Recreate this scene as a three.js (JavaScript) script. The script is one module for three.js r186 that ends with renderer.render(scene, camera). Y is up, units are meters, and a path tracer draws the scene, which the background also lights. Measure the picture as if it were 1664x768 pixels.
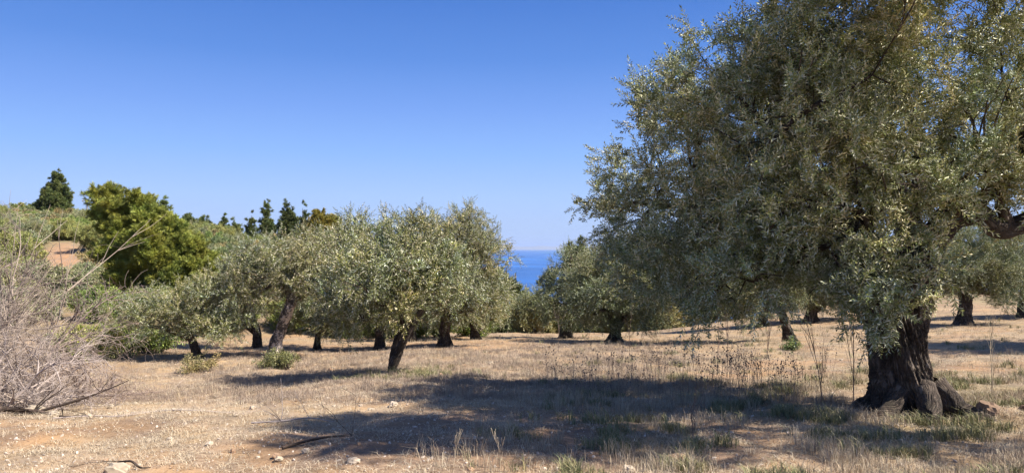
import * as THREE from 'three';
import { mergeGeometries } from 'three/addons/utils/BufferGeometryUtils.js';
import { createNoise3D, createNoise2D } from 'simplex-noise';

// ---------------------------------------------------------------- camera, sky, sun, exposure
const scene = new THREE.Scene();
const camera = new THREE.PerspectiveCamera(35.83, 1024 / 472, 0.1, 90000);
camera.position.set(0, 1.6, 0);
camera.rotation.set(THREE.MathUtils.degToRad(0.94), 0, 0);

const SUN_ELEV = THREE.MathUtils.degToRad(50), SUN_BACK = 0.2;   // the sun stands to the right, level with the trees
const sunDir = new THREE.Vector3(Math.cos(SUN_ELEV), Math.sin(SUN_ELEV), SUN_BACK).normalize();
{
  // clear sky: colour by height above the horizon with the usual glow round the sun
  const W = 512, Hh = 1024, data = new Float32Array(W * Hh * 4);
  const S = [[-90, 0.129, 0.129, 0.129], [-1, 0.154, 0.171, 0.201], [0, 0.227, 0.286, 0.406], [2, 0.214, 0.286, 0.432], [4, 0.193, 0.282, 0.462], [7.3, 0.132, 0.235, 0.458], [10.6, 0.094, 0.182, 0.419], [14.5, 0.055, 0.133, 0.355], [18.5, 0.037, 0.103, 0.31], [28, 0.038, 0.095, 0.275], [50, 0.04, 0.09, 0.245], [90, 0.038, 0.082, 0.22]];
  const d = new THREE.Vector3();
  for (let j = 0; j < Hh; j++) {
    const el = (j + .5) / Hh * 180 - 90;
    let k = 0; while (k < S.length - 2 && el > S[k + 1][0]) k++;
    let t = (el - S[k][0]) / (S[k + 1][0] - S[k][0]); t = Math.min(1, Math.max(0, t));
    for (let i = 0; i < W; i++) {
      const az = ((i + .5) / W - .5) * 2 * Math.PI, e = el * Math.PI / 180;
      d.set(Math.cos(e) * Math.cos(az), Math.sin(e), Math.cos(e) * Math.sin(az));
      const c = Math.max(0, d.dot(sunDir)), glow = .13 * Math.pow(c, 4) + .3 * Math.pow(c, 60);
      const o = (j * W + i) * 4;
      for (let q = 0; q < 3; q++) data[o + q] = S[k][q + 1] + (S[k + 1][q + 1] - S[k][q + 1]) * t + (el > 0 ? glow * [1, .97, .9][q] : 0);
      data[o + 3] = 1;
    }
  }
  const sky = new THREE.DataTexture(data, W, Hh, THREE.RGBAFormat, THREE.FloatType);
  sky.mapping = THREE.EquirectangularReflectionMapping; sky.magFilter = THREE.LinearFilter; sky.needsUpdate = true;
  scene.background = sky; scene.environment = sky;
}
const sun = new THREE.DirectionalLight(0xfff5e8, 5);
sun.target.position.set(0, 0, -20); sun.position.copy(sunDir).multiplyScalar(80).add(sun.target.position);
sun.castShadow = true; sun.shadow.mapSize.set(4096, 4096);
Object.assign(sun.shadow.camera, { left: -60, right: 60, top: 60, bottom: -60, near: 1, far: 250 });
scene.add(sun, sun.target);
const renderer = new THREE.WebGLRenderer({ antialias: true });
renderer.toneMapping = THREE.LinearToneMapping;
renderer.toneMappingExposure = 2.25;
renderer.shadowMap.enabled = true;

// ---------------------------------------------------------------- helpers
function rng(seed) { let a = seed >>> 0; return () => { a |= 0; a = a + 0x6D2B79F5 | 0; let t = Math.imul(a ^ a >>> 15, 1 | a); t = t + Math.imul(t ^ t >>> 7, 61 | t) ^ t; return ((t ^ t >>> 14) >>> 0) / 4294967296; }; }
const n3 = createNoise3D(rng(11)), n2 = createNoise2D(rng(12));
const fbm2 = (x, y, o = 4) => { let s = 0, a = .5, f = 1; for (let i = 0; i < o; i++) { s += a * n2(x * f + i * 17.3, y * f - i * 9.1); a *= .5; f *= 2.03; } return s; };
const ss = (a, b, x) => { const t = Math.min(1, Math.max(0, (x - a) / (b - a))); return t * t * (3 - 2 * t); };
const lerp = (a, b, t) => a + (b - a) * t;
const V = (x, y, z) => new THREE.Vector3(x, y, z);
const taken = new Map();
function numbered(n) { const k = taken.get(n) || 0; taken.set(n, k + 1); return k ? `${n}_${String(k).padStart(3, '0')}` : n; }
function tag(o, label, category, group, kind) { o.userData.label = label; o.userData.category = category; if (group) o.userData.group = group; if (kind) o.userData.kind = kind; return o; }
function thing(name, label, category, x, y, z, group) { const g = new THREE.Group(); g.name = numbered(name); g.position.set(x, y, z); tag(g, label, category, group); scene.add(g); return g; }
function part(name, geo, mat, parent) { const m = new THREE.Mesh(geo, mat); m.name = name; m.castShadow = m.receiveShadow = true; parent.add(m); return m; }
function structure(name, geo, mat, label, category) { const m = part(name, geo, mat, scene); m.userData.kind = 'structure'; m.userData.label = label; m.userData.category = category; return m; }
class Geo {   // collects vertices, normals, colours, uvs
  constructor() { this.p = []; this.c = []; this.u = []; this.i = []; }
  v(x, y, z, c, u = 0, w = 0) { this.p.push(x, y, z); if (c) this.c.push(c[0], c[1], c[2]); this.u.push(u, w); return this.p.length / 3 - 1; }
  tri(a, b, c) { this.i.push(a, b, c); }
  build(flat) { let g = new THREE.BufferGeometry(); g.setAttribute('position', new THREE.Float32BufferAttribute(this.p, 3)); if (this.c.length) g.setAttribute('color', new THREE.Float32BufferAttribute(this.c, 3)); g.setAttribute('uv', new THREE.Float32BufferAttribute(this.u, 2)); g.setIndex(this.i); if (flat) g = g.toNonIndexed(); g.computeVertexNormals(); return g; }
}
// tube through points [x,y,z,r]; bumps > 0 makes it knotty; uv in metres
function tube(G, pts, sides = 7, per = 5, bumps = 0, seed = 0, capEnd = true) {
  const cv = new THREE.CatmullRomCurve3(pts.map(p => V(p[0], p[1], p[2])), false, 'centripetal'), n = (pts.length - 1) * per;
  const up = V(0, 0, 1), t = V(), a = V(), b = V(), q = V(); let len = 0, last = null; const rows = [];
  for (let i = 0; i <= n; i++) {
    const f = i / n, at = f * (pts.length - 1), k = Math.min(pts.length - 2, Math.floor(at)), r0 = lerp(pts[k][3], pts[k + 1][3], at - k);
    cv.getPoint(f, q); cv.getTangent(f, t); if (last) len += q.distanceTo(last); last = q.clone();
    a.crossVectors(t, Math.abs(t.z) > .9 ? V(1, 0, 0) : up).normalize(); b.crossVectors(t, a);
    const row = [];
    for (let j = 0; j <= sides; j++) {
      const th = (j % sides) / sides * 2 * Math.PI, cx = Math.cos(th), sy = Math.sin(th);
      let r = r0; if (bumps) r *= 1 + bumps * (n3(cx * 1.3 + seed, sy * 1.3, len * 3 / (1 + r0 * 6)) + .5 * n3(cx * 3 + seed, sy * 3, len * 4));
      row.push(G.v(q.x + (a.x * cx + b.x * sy) * r, q.y + (a.y * cx + b.y * sy) * r, q.z + (a.z * cx + b.z * sy) * r, null, j / sides * 2 * Math.PI * Math.max(r0, .02), len));
    }
    rows.push(row);
  }
  for (let i = 0; i < n; i++) for (let j = 0; j < sides; j++) { const A = rows[i][j], B = rows[i][j + 1], C = rows[i + 1][j], D = rows[i + 1][j + 1]; G.tri(A, C, B); G.tri(B, C, D); }
  if (capEnd) { const e = G.v(q.x, q.y, q.z, null); for (let j = 0; j < sides; j++) G.tri(rows[n][j], e, rows[n][j + 1]); }
  return G;
}

// ---------------------------------------------------------------- terrain
function cat(P, d) {
  const n = P.length; if (d <= P[0][0]) return P[0][1]; if (d >= P[n - 1][0]) return P[n - 1][1];
  let i = 0; while (d >= P[i + 1][0]) i++;
  const m = k => k === 0 ? (P[1][1] - P[0][1]) / (P[1][0] - P[0][0]) : k === n - 1 ? (P[k][1] - P[k - 1][1]) / (P[k][0] - P[k - 1][0]) : (P[k + 1][1] - P[k - 1][1]) / (P[k + 1][0] - P[k - 1][0]);
  const h = P[i + 1][0] - P[i][0], t = (d - P[i][0]) / h, t2 = t * t, t3 = t2 * t;
  return (2 * t3 - 3 * t2 + 1) * P[i][1] + (t3 - 2 * t2 + t) * h * m(i) + (-2 * t3 + 3 * t2) * P[i + 1][1] + (t3 - t2) * h * m(i + 1);
}
const GROVE = [[-60, 1.5], [0, 0], [4, -.08], [9.5, -.5], [17, -1.2], [24, -1.65], [38, -2.9], [46, -3.9], [60, -8], [90, -20], [180, -52], [260, -66], [400, -70]];
const RISE = [[20, -1.42], [24, -1.65], [38, -2.4], [60, -3.0], [80, -4.5], [130, -16], [220, -50], [400, -70]];
const RIDGE = [[-.3, -16], [0, -16], [.1, -9.5], [.18, -3.5], [.245, -.7], [.31, .9], [.42, 3.0], [.574, 5.3], [.7, 6.0], [1.2, 7]];
const BIG = { x: 4.96, z: -9.1 };
function ground(x, z, fine = true) {
  const d = -z, dd = Math.max(d, 1);
  let h = cat(GROVE, d);
  const cross = Math.min(2, .04 * Math.log1p(Math.exp(Math.min(40, 2 * (x - 5.5)))) / 2 * ss(2, 9, d));
  h = lerp(h, cat(RISE, d), ss(.15, .45, x / dd) * ss(20, 40, d)) + cross;
  h -= .28 * ss(2, 6, -x) * ss(8, 13, d) * (1 - ss(18, 26, d));
  const t = -x / dd, fr = cat(RIDGE, t), s = Math.max(0, (d - 24) / 81);
  const hill = s <= 1 ? -2.3 + (fr + 2.3) * Math.pow(s, 1.2) : fr - (d - 105) * .12;
  h = lerp(h, hill, ss(.10, .24, t) * ss(20, 34, d));
  if (fine) {
    const near = 1 - ss(60, 120, d);
    h += near * (.05 * n2(x * .35, z * .35) + .022 * n2(x * 1.1 + 7, z * 1.1) + .012 * n2(x * 3.1, z * 3.1 + 4)) + ss(40, 80, d) * .35 * n2(x * .06, z * .06);
    const b = Math.hypot(x - BIG.x - .25, (z - BIG.z) * .9); h += .02 * (1 - ss(.5, 1.6, b));
    h += .09 * (1 - ss(.1, .7, Math.hypot(x - 5.75, z + 8.5)));
  }
  return h;
}

// ---- sizes and places of the trees, in metres
const OLIVES = [
  {"x": -2.63, "z": -16.26, "trunk": [[-2.63, -1.25, -16.26, 0.16], [-2.66, -0.88, -16.26, 0.12], [-2.59, -0.47, -16.26, 0.11], [-2.42, -0.09, -16.26, 0.1], [-2.24, 0.55, -16.26, 0.08], [-2.14, 1.37, -16.26, 0.05]], "lobes": [[-3.02, 0.73, -15.46, 0.88, 0.75, 0.88], [-2.63, 1.37, -16.26, 0.99, 0.85, 0.99], [-1.91, 1.51, -15.96, 0.89, 0.78, 0.89], [-2.24, 2.09, -16.26, 0.57, 0.41, 0.57], [-3.27, 1.76, -16.76, 0.82, 0.62, 0.82], [-3.61, 1.18, -15.76, 0.69, 0.77, 0.77], [-1.46, 0.96, -15.76, 0.69, 0.61, 0.69], [-3.59, 0.33, -15.66, 0.61, 0.55, 0.61], [-2.47, 0.49, -15.26, 0.64, 0.44, 0.64], [-2.93, 0.98, -14.36, 0.53, 0.46, 0.53], [-2.35, 1.34, -14.56, 0.56, 0.51, 0.56], [-2.39, 1.21, -17.56, 0.74, 0.65, 0.74]], "label": "slender young olive tree with a twisted forked trunk in the middle of the grove", "fork": [[640, 578], [650, 545]]},
  {"x": -2.31, "z": -24.94, "trunk": [[-2.31, -1.83, -24.94, 0.31], [-2.31, -1.37, -24.94, 0.25], [-2.23, -0.85, -24.94, 0.23], [-2.04, -0.01, -24.94, 0.16], [-1.83, 1.25, -24.94, 0.09]], "lobes": [[-1.93, 1.63, -24.94, 1.3, 1.22, 1.3], [-1.34, 2.14, -24.94, 0.76, 0.8, 0.8], [-0.84, 1.25, -24.94, 0.76, 1.09, 1.09], [-1.48, 0.23, -24.44, 1.28, 0.99, 1.28], [-2.77, 0.83, -24.94, 1.39, 1.39, 1.39], [-2.68, -0.36, -24.14, 0.98, 0.67, 0.98], [-1.59, 2.69, -25.24, 0.55, 0.47, 0.55], [-0.91, -0.19, -24.64, 0.75, 0.79, 0.79]], "label": "tall bushy olive tree with a dark stout upright trunk, beside the view of the sea", "grow": 1.0},
  {"x": -1.47, "z": -30.7, "trunk": [[-1.47, -2.32, -30.7, 0.28], [-1.55, -1.93, -30.7, 0.25], [-1.65, -1.41, -30.7, 0.18], [-1.73, -0.76, -30.7, 0.12]], "lobes": [[-1.6, -0.69, -30.7, 1.34, 1.14, 1.34], [-0.83, -0.17, -30.7, 0.83, 0.88, 0.88], [-2.38, -0.89, -30.7, 0.98, 0.88, 0.98], [-0.62, -1.15, -30.7, 0.59, 0.59, 0.59]], "label": "pale green olive tree with a short dark trunk behind the tall bushy one", "grow": 1.0},
  {"x": -7.13, "z": -22.18, "trunk": [[-7.17, -1.79, -22.18, 0.32], [-7.17, -1.32, -22.18, 0.25], [-7.02, -0.86, -22.18, 0.24], [-6.83, -0.39, -22.18, 0.23], [-6.68, -0.01, -22.18, 0.21], [-6.83, 0.4, -22.18, 0.15], [-7.09, 0.73, -22.18, 0.09]], "lobes": [[-7.4, 1.08, -21.88, 1.07, 0.66, 1.07], [-6.57, 1.25, -22.18, 1.08, 0.63, 1.08], [-7.88, 0.42, -21.68, 0.78, 0.84, 0.84], [-5.71, 0.74, -21.88, 0.88, 0.88, 0.88], [-7.0, 0.6, -22.98, 1.08, 0.85, 1.08], [-6.23, 1.63, -22.98, 0.89, 0.54, 0.89]], "label": "old olive tree with a thick pale mottled trunk leaning to the right", "pale": 1},
  {"x": -9.24, "z": -26.52, "trunk": [[-9.24, -2.12, -26.52, 0.22], [-9.24, -1.56, -26.52, 0.2], [-9.38, -0.89, -26.52, 0.17], [-9.64, -0.11, -26.52, 0.1]], "lobes": [[-10.13, -0.15, -26.52, 1.07, 0.98, 1.07], [-9.78, 0.72, -27.02, 0.98, 0.77, 0.98], [-10.54, -0.82, -26.52, 0.74, 0.76, 0.76]], "label": "olive tree with a straight grey trunk just behind the mottled leaning one"},
  {"x": -9.38, "z": -21.68, "trunk": [[-9.34, -1.75, -21.68, 0.24], [-9.38, -1.44, -21.68, 0.17], [-9.53, -1.11, -21.68, 0.15], [-9.6, -0.71, -21.68, 0.11], [-9.49, -0.25, -21.68, 0.07]], "lobes": [[-10.07, -0.31, -21.68, 1.02, 0.73, 1.02], [-10.62, -0.42, -21.38, 0.77, 0.72, 0.77], [-9.12, 0.02, -21.68, 0.95, 0.8, 0.95], [-11.29, -0.19, -21.98, 0.7, 0.52, 0.7], [-8.64, -0.68, -21.38, 0.68, 0.58, 0.68]], "label": "low spreading olive tree with a dark forked trunk above the gully edge"},
  {"x": -6.91, "z": -25.88, "trunk": [[-6.88, -2.05, -25.88, 0.19], [-6.88, -1.63, -25.88, 0.14], [-6.8, -0.94, -25.88, 0.12], [-6.58, -0.07, -25.88, 0.09]], "lobes": [[-6.29, 0.17, -25.58, 1.21, 1.38, 1.38], [-6.8, 1.02, -25.88, 1.0, 0.96, 1.0], [-5.86, 1.63, -26.18, 1.19, 0.79, 1.19], [-7.09, -0.63, -25.38, 0.81, 0.68, 0.81], [-5.43, -0.48, -25.58, 0.93, 0.9, 0.93]], "label": "olive tree with a thin bare stem in front of the green hedge"},
  {"x": -4.53, "z": -25.02, "trunk": [[-4.53, -1.93, -25.02, 0.23], [-4.53, -1.44, -25.02, 0.2], [-4.46, -0.75, -25.02, 0.16], [-4.3, 0.2, -25.02, 0.09]], "lobes": [[-4.68, -0.43, -25.02, 0.97, 0.76, 0.97], [-4.3, 0.56, -25.52, 1.2, 1.16, 1.2], [-5.1, 0.2, -25.02, 0.84, 0.84, 0.84]], "label": "olive tree with a grey trunk hidden behind the slender young one"},
  {"x": -4.1, "z": -30.46, "trunk": [[-4.1, -2.34, -30.46, 0.23], [-4.13, -1.9, -30.46, 0.19], [-4.05, -1.39, -30.46, 0.15], [-4.0, -0.62, -30.46, 0.1]], "lobes": [[-3.85, -0.62, -30.46, 0.97, 0.85, 0.97], [-4.41, 0.1, -30.46, 0.97, 0.97, 0.97], [-3.59, -1.34, -30.46, 0.62, 0.46, 0.62]], "label": "small distant olive tree with a short trunk, seen left of the stout upright trunk"},
  {"x": 2.39, "z": -32.24, "trunk": [[2.39, -2.46, -32.24, 0.35], [2.36, -1.83, -32.24, 0.28], [2.44, -1.15, -32.24, 0.2], [2.52, -0.2, -32.24, 0.12]], "lobes": [[2.44, 0.2, -32.24, 1.09, 1.09, 1.09], [3.26, 0.61, -32.24, 1.03, 0.98, 1.03], [2.06, -0.8, -32.24, 1.09, 0.98, 1.09], [2.89, -0.98, -31.74, 1.23, 0.88, 1.23], [2.66, 1.21, -32.24, 0.6, 0.49, 0.6]], "label": "olive tree right of the sea view with an upright dark trunk", "grow": 1.0},
  {"x": 3.99, "z": -28.2, "trunk": [[3.92, -2.11, -28.2, 0.38], [3.99, -1.64, -28.2, 0.28], [4.13, -1.05, -28.2, 0.21], [4.27, -0.22, -28.2, 0.13]], "lobes": [[4.18, 0.97, -28.2, 1.23, 0.9, 1.23], [3.64, 0.05, -27.7, 1.31, 1.07, 1.31], [5.07, 0.51, -27.9, 1.13, 1.13, 1.13], [4.85, -0.6, -27.7, 1.07, 0.65, 1.07], [3.1, -0.65, -27.7, 0.89, 0.77, 0.89], [5.96, 0.74, -28.0, 0.94, 0.94, 0.94]], "label": "broad olive tree with a dark trunk flaring at the foot, next to weeds", "grow": 1.25},
  {"x": 1.23, "z": -43, "trunk": [[1.23, -3.52, -43, 0.29], [1.23, -2.98, -43, 0.22], [1.23, -2.25, -43, 0.14]], "lobes": [[1.23, -1.78, -43, 1.01, 1.16, 1.16], [0.65, -2.33, -43, 0.69, 0.83, 0.83], [1.88, -1.89, -43, 0.72, 0.9, 0.9]], "label": "small dark rounded olive tree directly below the sea view"},
  {"x": 9.58, "z": -25.4, "trunk": [[9.69, -1.7, -25.4, 0.28], [9.54, -1.1, -25.4, 0.21], [9.28, -0.57, -25.4, 0.19], [8.98, -0.08, -25.4, 0.17], [8.62, 0.5, -25.4, 0.1]], "lobes": [[8.51, 0.61, -25.4, 1.2, 0.98, 1.2], [7.23, 0.78, -25.4, 1.2, 0.98, 1.2], [9.58, 1.03, -25.4, 0.98, 0.98, 0.98], [7.71, -0.21, -24.9, 0.96, 0.59, 0.96], [6.16, 0.18, -25.4, 0.81, 0.81, 0.81]], "label": "olive tree with a bare trunk leaning left under the big crown", "grow": 1.25},
  {"x": 12.1, "z": -35.24, "trunk": [[12.1, -2.27, -35.24, 0.3], [12.1, -1.56, -35.24, 0.24], [12.04, -0.82, -35.24, 0.16]], "lobes": [[11.81, -0.02, -35.24, 1.36, 1.07, 1.36], [12.99, -0.37, -35.24, 1.13, 0.95, 1.13], [10.77, 0.07, -35.24, 1.19, 1.07, 1.19]], "label": "olive tree with a straight trunk just behind the leaning trunk", "grow": 1.3},
  {"x": 14.8, "z": -36.18, "trunk": [[14.8, -2.13, -36.18, 0.4], [14.83, -1.58, -36.18, 0.34], [14.92, -1.03, -36.18, 0.18]], "lobes": [[14.86, -0.36, -36.18, 1.4, 0.91, 1.4], [16.14, -0.12, -36.18, 1.4, 1.1, 1.4], [13.95, 0.12, -36.18, 1.16, 1.1, 1.16]], "label": "distant olive tree with a short thick trunk left of the great trunk", "grow": 1.3},
  {"x": 18.63, "z": -30.12, "trunk": [[18.58, -1.68, -30.12, 0.43], [18.66, -1.05, -30.12, 0.33], [18.76, -0.34, -30.12, 0.28], [18.96, 0.42, -30.12, 0.15]], "lobes": [[18.41, 0.93, -30.12, 1.67, 1.01, 1.6], [19.78, 0.93, -30.12, 1.42, 1.12, 1.42], [17.47, 0.13, -29.82, 0.95, 0.65, 0.95], [19.22, 1.89, -30.12, 1.67, 0.91, 1.6], [20.08, -0.02, -29.82, 0.95, 0.6, 0.95]], "label": "olive tree with a rough dark trunk right of the great trunk"},
  {"x": 23.4, "z": -33.5, "trunk": [[23.4, -1.66, -33.5, 0.28], [23.4, -0.84, -33.5, 0.24], [23.46, -0.13, -33.5, 0.16]], "lobes": [[23.97, 1.13, -33.5, 1.86, 1.52, 1.6], [22.78, 0.57, -33.5, 1.3, 1.02, 1.3], [24.53, -0.22, -33.5, 1.3, 0.79, 1.3]], "label": "olive tree at the right edge of the photo with a thin dark trunk"},
  {"x": 16.28, "z": -19, "trunk": [[16.28, -1.22, -19, 0.48], [16.28, 0.06, -19, 0.38], [16.28, 1.02, -19, 0.24]], "lobes": [[15.96, 2.78, -19, 1.76, 1.28, 1.6], [16.18, 2.41, -18, 1.67, 1.21, 1.6], [15.79, 2.67, -20, 1.35, 1.01, 1.35], [16.28, 1.66, -19, 1.76, 0.8, 1.6]], "label": "olive tree out of the picture on the right whose shadow falls on the grass"},
  {"x": 11.95, "z": -52, "trunk": [[11.95, -4.88, -52, 0.39], [12.04, -3.74, -52, 0.31], [12.17, -2.73, -52, 0.18]], "lobes": [[11.95, -2.16, -52, 1.84, 1.14, 1.6], [13.33, -2.42, -52, 1.23, 1.05, 1.23], [10.57, -2.51, -52, 1.23, 1.05, 1.23], [12.17, -1.29, -52, 1.23, 0.88, 1.23]], "label": "hazy background olive tree between the broad one and the leaning trunk"},
  {"x": 17.35, "z": -56, "trunk": [[17.35, -4.26, -56, 0.42], [17.44, -3.04, -56, 0.33], [17.58, -1.95, -56, 0.19]], "lobes": [[17.35, -1.34, -56, 2.26, 1.23, 1.6], [19.04, -1.62, -56, 1.51, 1.13, 1.51], [15.65, -1.72, -56, 1.51, 1.13, 1.51], [17.58, -0.4, -56, 1.51, 0.94, 1.51]], "label": "background olive tree behind the straight trunk"},
  {"x": 27.73, "z": -58, "trunk": [[27.73, -2.3, -58, 0.44], [27.83, -1.04, -58, 0.34], [27.97, 0.09, -58, 0.2]], "lobes": [[27.73, 0.72, -58, 2.64, 1.27, 1.6], [29.71, 0.43, -58, 1.76, 1.17, 1.6], [25.75, 0.33, -58, 1.76, 1.17, 1.6], [27.97, 1.7, -58, 1.76, 0.98, 1.6]], "label": "background olive tree partly behind the great trunk"},
  {"x": 34.86, "z": -62, "trunk": [[34.86, -2.5, -62, 0.47], [34.97, -1.14, -62, 0.37], [35.12, 0.06, -62, 0.21]], "lobes": [[34.86, 0.74, -62, 2.51, 1.36, 1.6], [36.74, 0.42, -62, 1.67, 1.25, 1.6], [32.98, 0.32, -62, 1.67, 1.25, 1.6], [35.12, 1.78, -62, 1.67, 1.04, 1.6]], "label": "background olive tree left of the rough dark trunk"},
  {"x": 43.78, "z": -66, "trunk": [[43.78, -2.66, -66, 0.5], [43.89, -1.21, -66, 0.39], [44.06, 0.06, -66, 0.22]], "lobes": [[43.78, 0.79, -66, 3.0, 1.44, 1.6], [46.03, 0.45, -66, 2.0, 1.33, 1.6], [41.53, 0.34, -66, 2.0, 1.33, 1.6], [44.06, 1.9, -66, 2.0, 1.11, 1.6]], "label": "background olive tree on the rise at the far right"}
];
const GREAT = {"trunk": [[4.98, -0.71, -9.1, 0.64], [4.96, -0.52, -9.1, 0.57], [4.93, -0.33, -9.1, 0.49], [4.86, -0.06, -9.1, 0.43], [4.83, 0.32, -9.1, 0.4], [4.83, 0.78, -9.1, 0.43], [4.86, 1.21, -9.1, 0.41], [4.9, 1.51, -9.1, 0.35], [4.96, 1.74, -9.1, 0.28]], "limbs": [[[4.93, 1.24, -9.1, 0.25], [5.25, 1.67, -9.2, 0.2], [5.62, 1.96, -9.3, 0.17], [5.87, 2.03, -9.2, 0.14], [6.14, 1.84, -9.2, 0.135], [6.45, 1.92, -9.2, 0.13], [6.95, 2.33, -9.3, 0.11], [7.34, 2.97, -9.4, 0.07]], [[5.82, 2.0, -9.2, 0.11], [5.92, 2.21, -9.2, 0.09], [6.12, 2.36, -9.2, 0.075], [6.33, 2.48, -9.2, 0.06], [6.54, 2.88, -9.3, 0.05], [6.39, 3.61, -9.4, 0.03]], [[6.26, 1.92, -9.2, 0.09], [6.16, 2.05, -9.15, 0.075], [6.08, 2.12, -9.1, 0.06]], [[4.77, 1.32, -9.1, 0.23], [4.54, 1.75, -9.5, 0.17], [4.32, 2.06, -10.2, 0.13], [3.8, 2.27, -10.8, 0.1], [3.08, 2.31, -11.5, 0.07], [2.36, 2.31, -12.3, 0.04]], [[4.96, 1.47, -9.1, 0.22], [5.1, 2.11, -9.5, 0.16], [4.8, 2.69, -9.7, 0.12], [4.35, 3.04, -9.6, 0.09], [4.11, 3.61, -9.8, 0.06], [3.86, 4.24, -10, 0.035]], [[5.35, 2.04, -9.8, 0.13], [5.79, 2.76, -10.3, 0.1], [5.73, 3.58, -10.5, 0.07], [5.33, 4.49, -10, 0.05], [4.76, 5.11, -9, 0.03]], [[4.06, 2.06, -10.3, 0.09], [3.54, 2.92, -9.6, 0.06], [3.42, 3.16, -8.9, 0.05], [3.94, 3.46, -8.7, 0.035], [4.26, 3.65, -8.6, 0.015]], [[5.21, 2.12, -9.7, 0.14], [5.63, 3.02, -11, 0.1], [5.83, 4.0, -12.2, 0.06], [6.0, 5.03, -13, 0.03]]], "lobes": [[2.93, 3.93, -9.6, 0.91, 0.79, 1.1], [2.62, 3.67, -11, 0.76, 0.81, 1.0], [2.52, 2.83, -12.3, 0.95, 0.85, 1.1], [1.88, 2.31, -13.3, 0.62, 0.45, 0.8], [2.83, 1.63, -11.3, 0.93, 0.84, 1.1], [3.18, 1.31, -9.6, 0.85, 0.6, 1.0], [2.9, 2.69, -9.0, 0.87, 0.76, 1.0], [3.65, 3.48, -8.8, 0.83, 0.83, 1.0], [4.1, 4.52, -9.4, 0.99, 0.75, 1.2], [3.71, 2.28, -8.6, 0.74, 0.65, 0.9], [4.55, 3.82, -9, 0.67, 0.76, 0.9], [4.71, 5.11, -9.2, 1.08, 0.62, 1.2], [5.61, 3.18, -8.8, 0.59, 0.67, 0.9], [6.11, 4.52, -9.3, 0.78, 0.63, 1.1], [4.71, 2.21, -8.7, 0.62, 0.48, 0.7], [6.87, 3.05, -9.4, 0.79, 1.03, 1.2], [4.07, 1.42, -9.7, 0.72, 0.51, 0.9], [4.44, 1.44, -8.9, 0.36, 0.42, 0.45], [5.0, 1.66, -8.9, 0.31, 0.27, 0.4], [2.34, 1.33, -12.2, 0.62, 0.56, 0.9], [2.78, 0.84, -10.4, 0.53, 0.32, 0.7], [1.95, 1.75, -13, 0.55, 0.38, 0.8], [4.02, 3.63, -11.3, 1.14, 1.05, 1.2], [5.49, 3.92, -11.8, 0.94, 1.09, 1.2], [7.68, 3.96, -11.5, 0.58, 0.87, 1.0], [4.57, 2.22, -11.6, 1.07, 0.93, 1.2], [3.96, 2.39, -12.8, 0.97, 0.86, 1.2], [6.22, 2.79, -11.4, 0.91, 0.91, 1.2], [4.69, 5.61, -8.6, 0.87, 0.51, 1.0], [4.02, 1.17, -8.4, 0.28, 0.33, 0.4], [4.14, 0.89, -8.3, 0.24, 0.24, 0.3], [4.53, 1.14, -8.3, 0.28, 0.28, 0.35], [3.91, 1.03, -8.8, 0.37, 0.3, 0.5], [4.82, 1.34, -8.5, 0.21, 0.29, 0.3], [4.32, 1.45, -8.3, 0.39, 0.29, 0.4], [5.97, 2.65, -9.0, 0.5, 0.26, 0.6], [5.52, 2.35, -9.0, 0.35, 0.21, 0.5], [4.78, 2.95, -8.5, 0.5, 0.43, 0.6], [5.34, 2.49, -8.6, 0.51, 0.33, 0.5], [4.12, 2.72, -8.4, 0.57, 0.47, 0.6], [5.99, 2.58, -8.7, 0.51, 0.37, 0.6], [3.13, 1.93, -8.9, 0.6, 0.45, 0.7], [3.3, 5.5, -7.0, 1.0, 0.9, 0.8], [4.1, 5.7, -6.2, 1.1, 0.95, 0.9], [5.2, 5.8, -5.8, 1.1, 0.95, 0.9], [6.0, 5.5, -6.5, 1.0, 0.85, 0.8], [3.5, 5.4, -5.6, 0.8, 0.8, 0.7], [6.6, 5.8, -5.5, 1.0, 0.85, 0.8], [7.5, 4.7, -6.5, 1.0, 0.8, 0.8], [8.3, 5, -5.7, 1.0, 0.9, 0.8], [3.7, 5.6, -6.6, 0.9, 0.8, 0.8], [4.7, 5.9, -6.9, 0.9, 0.8, 0.8], [5.6, 5.6, -6.1, 0.9, 0.8, 0.8], [4.3, 6.0, -5.8, 0.9, 0.8, 0.8]]};

// ---------------------------------------------------------------- procedural textures
function makeCanvas(w, h) { const c = document.createElement('canvas'); c.width = w; c.height = h; return c; }
function tileNoise(size, cells, seed) {   // periodic value noise
  const r = rng(seed), g = new Float32Array(cells * cells).map(() => r()), out = new Float32Array(size * size);
  for (let y = 0; y < size; y++) for (let x = 0; x < size; x++) {
    const fx = x / size * cells, fy = y / size * cells, ix = Math.floor(fx), iy = Math.floor(fy); let tx = fx - ix, ty = fy - iy; tx = tx * tx * (3 - 2 * tx); ty = ty * ty * (3 - 2 * ty);
    const a = g[iy % cells * cells + ix % cells], b = g[iy % cells * cells + (ix + 1) % cells], c = g[(iy + 1) % cells * cells + ix % cells], d = g[(iy + 1) % cells * cells + (ix + 1) % cells];
    out[y * size + x] = lerp(lerp(a, b, tx), lerp(c, d, tx), ty);
  }
  return out;
}
function texture(data, size, srgb) { const t = new THREE.DataTexture(data, size, size); if (srgb) t.colorSpace = THREE.SRGBColorSpace; t.wrapS = t.wrapT = THREE.RepeatWrapping; t.magFilter = THREE.LinearFilter; t.minFilter = THREE.LinearMipmapLinearFilter; t.generateMipmaps = true; t.needsUpdate = true; return t; }

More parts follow.
